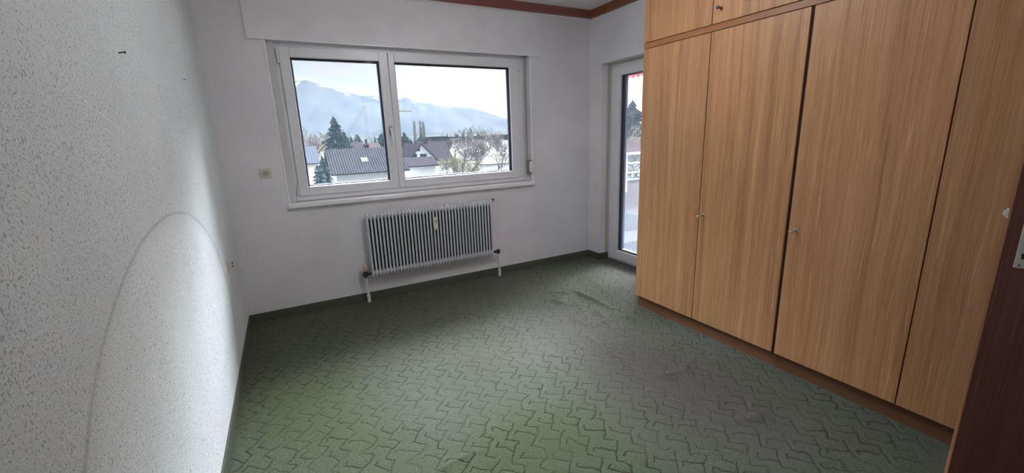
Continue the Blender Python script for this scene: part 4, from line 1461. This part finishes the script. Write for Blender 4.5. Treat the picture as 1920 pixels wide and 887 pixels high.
bare_tree('bare_tree', 870, 74, 12.5, 'bare tree with forked grey trunk in the middle of the right pane', 5, depth=7, stems=2, r=.13, minr=.02)
bare_tree('bare_tree', 934, 74, 12.5, 'bare tree near the right edge of the right pane', 12, depth=7, r=.15, minr=.02)
bare_tree('bare_tree', 905, 86, 11.5, 'bare reddish tree between the two large bare trees', 18, depth=7, r=.12, minr=.02)
bare_tree('bare_bush', 846, 82, 8.5, 'yellowish bare bush left of the forked tree', 23, mat='twig_yellow', depth=7, stems=3, r=.07, ln=.22)
bare_tree('bare_bush', 828, 90, 7.5, 'pale bare bush at the corner of the low white house', 29, mat='twig_yellow', depth=5, stems=3, r=.06, ln=.22)
bare_tree('bare_bush', 888, 78, 7, 'low bare bush at the foot of the bare trees', 31, mat='twig_yellow', depth=5, stems=3, r=.06, ln=.22)
bare_tree('pruned_tree', 795, 60, 5.2, 'gnarled pruned fruit tree at the lower edge of the right pane', 37, mat='twig_dark', depth=3, spread=.8, r=.10, up=-.05, minr=.045)
bare_tree('bare_tree', 600, 150, 17, 'faint bare pine left of the tall spruce', 41, depth=5, r=.2, minr=.04)
bare_tree('bare_tree', 606, 150, 15, 'round pale bare tree in front of the tall spruce', 43, mat='twig', depth=6, r=.2, minr=.035)
bare_tree('bare_tree', 583, 160, 14, 'round bare tree above the slate blue roof', 44, mat='twig', depth=6, r=.2, minr=.035)


def poplar(u, w, Y, lab, seed):
    p = at(u, w, Y)
    h = p.z - GZ
    t = thing('poplar', (p.x, Y, GZ), lab, 'tree')
    rr = random.Random(seed)
    m = MB()
    for i in range(230):
        z = h * rr.uniform(.12, .93)
        a = rr.random() * 6.28
        ln = h * .17 * (1.1 - z / h) + .5
        d = Vector((math.cos(a) * .26, math.sin(a) * .26, 1)).normalized()
        b = Vector((0, 0, z))
        m.tube([b, b + d * ln * .5 + Vector((math.cos(a), math.sin(a), 0)) * .25, b + d * ln + Vector((math.cos(a), math.sin(a), 0)) * .25], [.06, .05, .04], 3, caps=False)
    o = MB().tube([(0, 0, 0), (0, 0, h * .5), (0, 0, h)], [.14, .09, .03], 6).build('trunk', 'twig_dark'); o.parent = t
    o = m.build('branches', 'twig', fixn=False); o.parent = t


poplar(776, 225, 205, 'leftmost of three tall bare poplars', 1)
poplar(787, 224, 205, 'middle one of three tall bare poplars', 2)
poplar(793, 225, 205, 'rightmost of three tall bare poplars', 3)

# trees of the middle distance, each its own
protos = []
for k in range(3):
    t = bare_tree('distant_tree', 700, 260, 9.5, 'hazy distant tree behind the roofs of the town', 60 + k, depth=5, r=.22, minr=.06)
    protos.append(t)
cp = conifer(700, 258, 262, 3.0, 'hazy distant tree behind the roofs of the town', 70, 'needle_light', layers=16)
cp.name = 'distant_tree'
protos.append(cp)
rr = random.Random(99)
seen = {}
for i in range(56):
    u = 562 + 400 * i / 55 + rr.uniform(-3, 3)
    Y = rr.uniform(225, 390)
    pr = protos[rr.choice((0, 1, 2, 2, 3))]
    t = pr if pr.get('used') is None else copy_tree(pr)
    if pr.get('used') is None:
        pr['used'] = 1
    s_ = rr.uniform(.75, 1.25)
    t.location = (X(u, Y), Y, GZ)
    t.scale = (s_ * 1.1, s_ * 1.1, s_)
    t.rotation_euler.z = rr.random() * 6
    kind = 'evergreens' if pr is cp else 'bare trees'
    spot = ('above the slate blue roof' if u < 600 else 'around the tall spruce' if u < 650 else 'above the maroon roofs' if u < 700 else
            'near the window middle' if u < 748 else 'below the poplars' if u < 800 else 'left of the twin spruces' if u < 855 else
            'between the dark spruces' if u < 905 else 'above the right-hand bare tree')
    seen[(kind, spot)] = k_ = seen.get((kind, spot), -1) + 1
    t['label'] = '%s of the small hazy %s %s' % (['leftmost', 'second from left', 'third from left', 'fourth from left', 'fifth from left', 'sixth from left', 'seventh from left', 'eighth from left'][min(k_, 7)], kind, spot)
    t['group'] = 'small hazy %s %s' % (kind, spot)
for t in [o for o in bpy.data.objects if 'used' in o]:
    del t['used']

# orange streak in the right pane, built as a crane with a hidden mast
YCR = 420
pc = at(733, 206, YCR)
tip = at(771, 209, YCR)
cr = thing('crane', (pc.x, YCR, GZ), 'orange streak in the right pane, built as the jib of a tower crane', 'crane')
jl = (tip.x - pc.x)
jz = tip.z - GZ
j = MB()
for (dy, dz) in ((-.6, 0), (.6, 0), (0, 1.5)):
    j.tube([(0, dy, jz + dz), (jl, dy * .6, jz + dz * .35)], .16, 4)
for k in range(16):
    a, b = jl * k / 16, jl * (k + 1) / 16
    j.tube([(a, -.6, jz), ((a + b) / 2, 0, jz + 1.5 - 1.0 * (k / 16)), (b, -.6, jz)], .10, 3)
    j.tube([(a, .6, jz), ((a + b) / 2, 0, jz + 1.5 - 1.0 * (k / 16)), (b, .6, jz)], .10, 3)
o = j.build('jib', 'crane', fixn=False); o.parent = cr
ms = MB()
for (dx, dy) in ((-.8, -.8), (.8, -.8), (.8, .8), (-.8, .8)):
    ms.tube([(dx, dy, 0), (dx, dy, jz + 5)], .1, 4)
for k in range(18):
    z0_, z1_ = jz * k / 18, jz * (k + 1) / 18
    ms.tube([(-.8, -.8, z0_), (.8, -.8, z1_)], .07, 3).tube([(.8, .8, z0_), (-.8, .8, z1_)], .07, 3)
o = ms.build('mast', 'crane', fixn=False); o.parent = cr
o = MB().box(-9, -5, -1, 1, jz - 2, jz + .5).box(-9, 0, -.6, .6, jz + .2, jz + .6).build('counterweight', 'crane'); o.parent = cr

# ---------------------------------------------------------------- balcony
BZ = -0.05
mb = MB()
mb.box(R + .3, 12.0, -1.0, 3.98, BZ - .2, BZ).box(3.62, 12.0, 3.98, 6.1, BZ - .2, BZ)
struct('balcony_floor', mb, 'tiles', 'grey balcony floor outside the glazed door')
pw = MB().box(3.62, 12.0, 5.95, 6.1, BZ, 0.46)
struct('balcony_parapet', pw, 'concrete', 'low grey concrete parapet of the balcony')
rl = thing('balcony_railing', (7.5, 5.9, BZ), 'white metal railing with three bars on the balcony parapet', 'railing')
for z in (0.945, 0.775, 0.60):
    MB().tube([(5.42, 5.93, z), (11.9, 5.93, z)], .024 if z > .9 else .014, 8).build('rail_bar', 'rail', rl, smooth=True)
for x in (5.545, 7.5, 9.6, 11.7):
    MB().box(x - .03, x + .03, 5.905, 5.95, .25, .945).build('post', 'rail', rl, bevel=.004)


# awnings: the near one is added, unseen; the gap shapes a sun band below
def awning(y0, y1, lab):
    t = thing('awning', (3.3, (y0 + y1) / 2, 2.2), lab, 'awning', 'balcony awnings')
    n_ = int((y1 - y0) / .13)
    cl = MB()
    xa, za, xb, zb_ = 3.22, 3.0, 6.2, 2.62
    cl.box(3.22, 3.3, y0, y1, 2.9, 3.02)
    cl.build('cassette', 'rail', t)
    c = MB().add([(xa, y0, za), (xa, y1, za), (xb, y1, zb_), (xb, y0, zb_), (xa, y0, za - .004), (xa, y1, za - .004), (xb, y1, zb_ - .004), (xb, y0, zb_ - .004)],
                 [(0, 1, 2, 3), (7, 6, 5, 4), (0, 3, 7, 4), (1, 5, 6, 2), (0, 4, 5, 1), (3, 2, 6, 7)])
    c.build('cloth', 'awning', t)
    v = MB()
    top, bot = [], []
    m_ = n_ * 6
    for i in range(m_ + 1):
        y = y0 + (y1 - y0) * i / m_
        ph = (i / 6) % 1
        zb2 = 2.41 - .06 * math.sin(PI * ph)
        top.append((6.2, y, zb_))
        bot.append((6.2 + .01 * math.sin(i), y, zb2))
    th_ = .003
    vs = top + bot + [(x + th_, y, z) for x, y, z in top] + [(x + th_, y, z) for x, y, z in bot]
    k = m_ + 1
    fs = [(i, i + 1, k + i + 1, k + i) for i in range(m_)] + [(2 * k + i + 1, 2 * k + i, 3 * k + i, 3 * k + i + 1) for i in range(m_)] + [(k + i, k + i + 1, 3 * k + i + 1, 3 * k + i) for i in range(m_)]
    v.add(vs, fs)
    v.build('scalloped_valance', 'awning', t)
    for y in (y0 + .1, y1 - .1):
        MB().tube([(3.26, y, 2.85), (4.7, y, 2.72), (6.18, y, 2.6)], .02, 8).build('arm', 'rail', t, smooth=True)
    MB().tube([(6.2, y0, 2.62), (6.2, y1, 2.62)], .022, 8).build('front_bar', 'rail', t, smooth=True)


def awning_mat():
    m, n, l, b = new_mat('pink_striped_awning_cloth')
    g = N(n, 'ShaderNodeNewGeometry')
    s = N(n, 'ShaderNodeSeparateXYZ')
    l.new(g.outputs['Position'], s.inputs[0])
    w = M_(n, l, 'GREATER_THAN', M_(n, l, 'FRACT', M_(n, l, 'DIVIDE', s.outputs['Y'], .39)), .66)
    mx = N(n, 'ShaderNodeMixRGB', inp={'Color1': (.50, .16, .20, 1), 'Color2': (.60, .30, .34, 1)})
    l.new(w, mx.inputs[0])
    l.new(mx.outputs[0], b.inputs['Base Color'])
    b.inputs['Roughness'].default_value = .9
    tr = N(n, 'ShaderNodeBsdfTranslucent')
    l.new(mx.outputs[0], tr.inputs[0])
    ms_ = N(n, 'ShaderNodeMixShader', inp={'Fac': .35})
    l.new(b.outputs[0], ms_.inputs[1])
    l.new(tr.outputs[0], ms_.inputs[2])
    l.new(ms_.outputs[0], n['Material Output'].inputs['Surface'])
    return m


MAT['awning'] = awning_mat()
awning(1.2, 3.50, 'added unseen pink awning nearer the door, its gap shapes the sun band')
awning(3.98, 7.1, 'pink scalloped awning over the balcony, far one seen through the door')

# neighbours seen beyond the balcony
conifer(1187, 178, 38, 3.6, 'big blue-green spruce beyond the balcony railing', 81, 'needle_light', narrow=.45, layers=34)
bare_tree('birch_tree', 1168, 30, 12.5, 'slender light-leaved tree left of the spruce beyond the balcony', 83, mat='twig_yellow', depth=6, r=.12, minr=.014)
hx0 = X(1150, 27)
house(hx0 - 3, hx0 + 16, 27, 37, Zv(1170, 289, 27), Zv(1180, 262, 32), 'x', 'render_white', 'tile_maroon', 'house with pale maroon roof beyond the balcony railing')
bare_tree('garden_shrub', 1190, 22, 8.6, 'light green garden tree in front of the roof beyond the railing', 85, mat='needle_light', depth=6, r=.10, minr=.016)

# ---------------------------------------------------------------- haze over the valley
hzm, n_, l_, b_ = new_mat('valley_haze')
n_.remove(b_)
vsn = N(n_, 'ShaderNodeVolumeScatter', inp={'Color': HAZE_COL, 'Density': HAZE, 'Anisotropy': 0.0})
l_.new(vsn.outputs[0], n_['Material Output'].inputs['Volume'])
hb = MB().box(-5000, 11000, 14, 9200, GZ - 1, 520).build('haze', hzm)
tag(hb, 'thin blue haze lying over the valley', kind='stuff')
hb['category'] = 'haze'
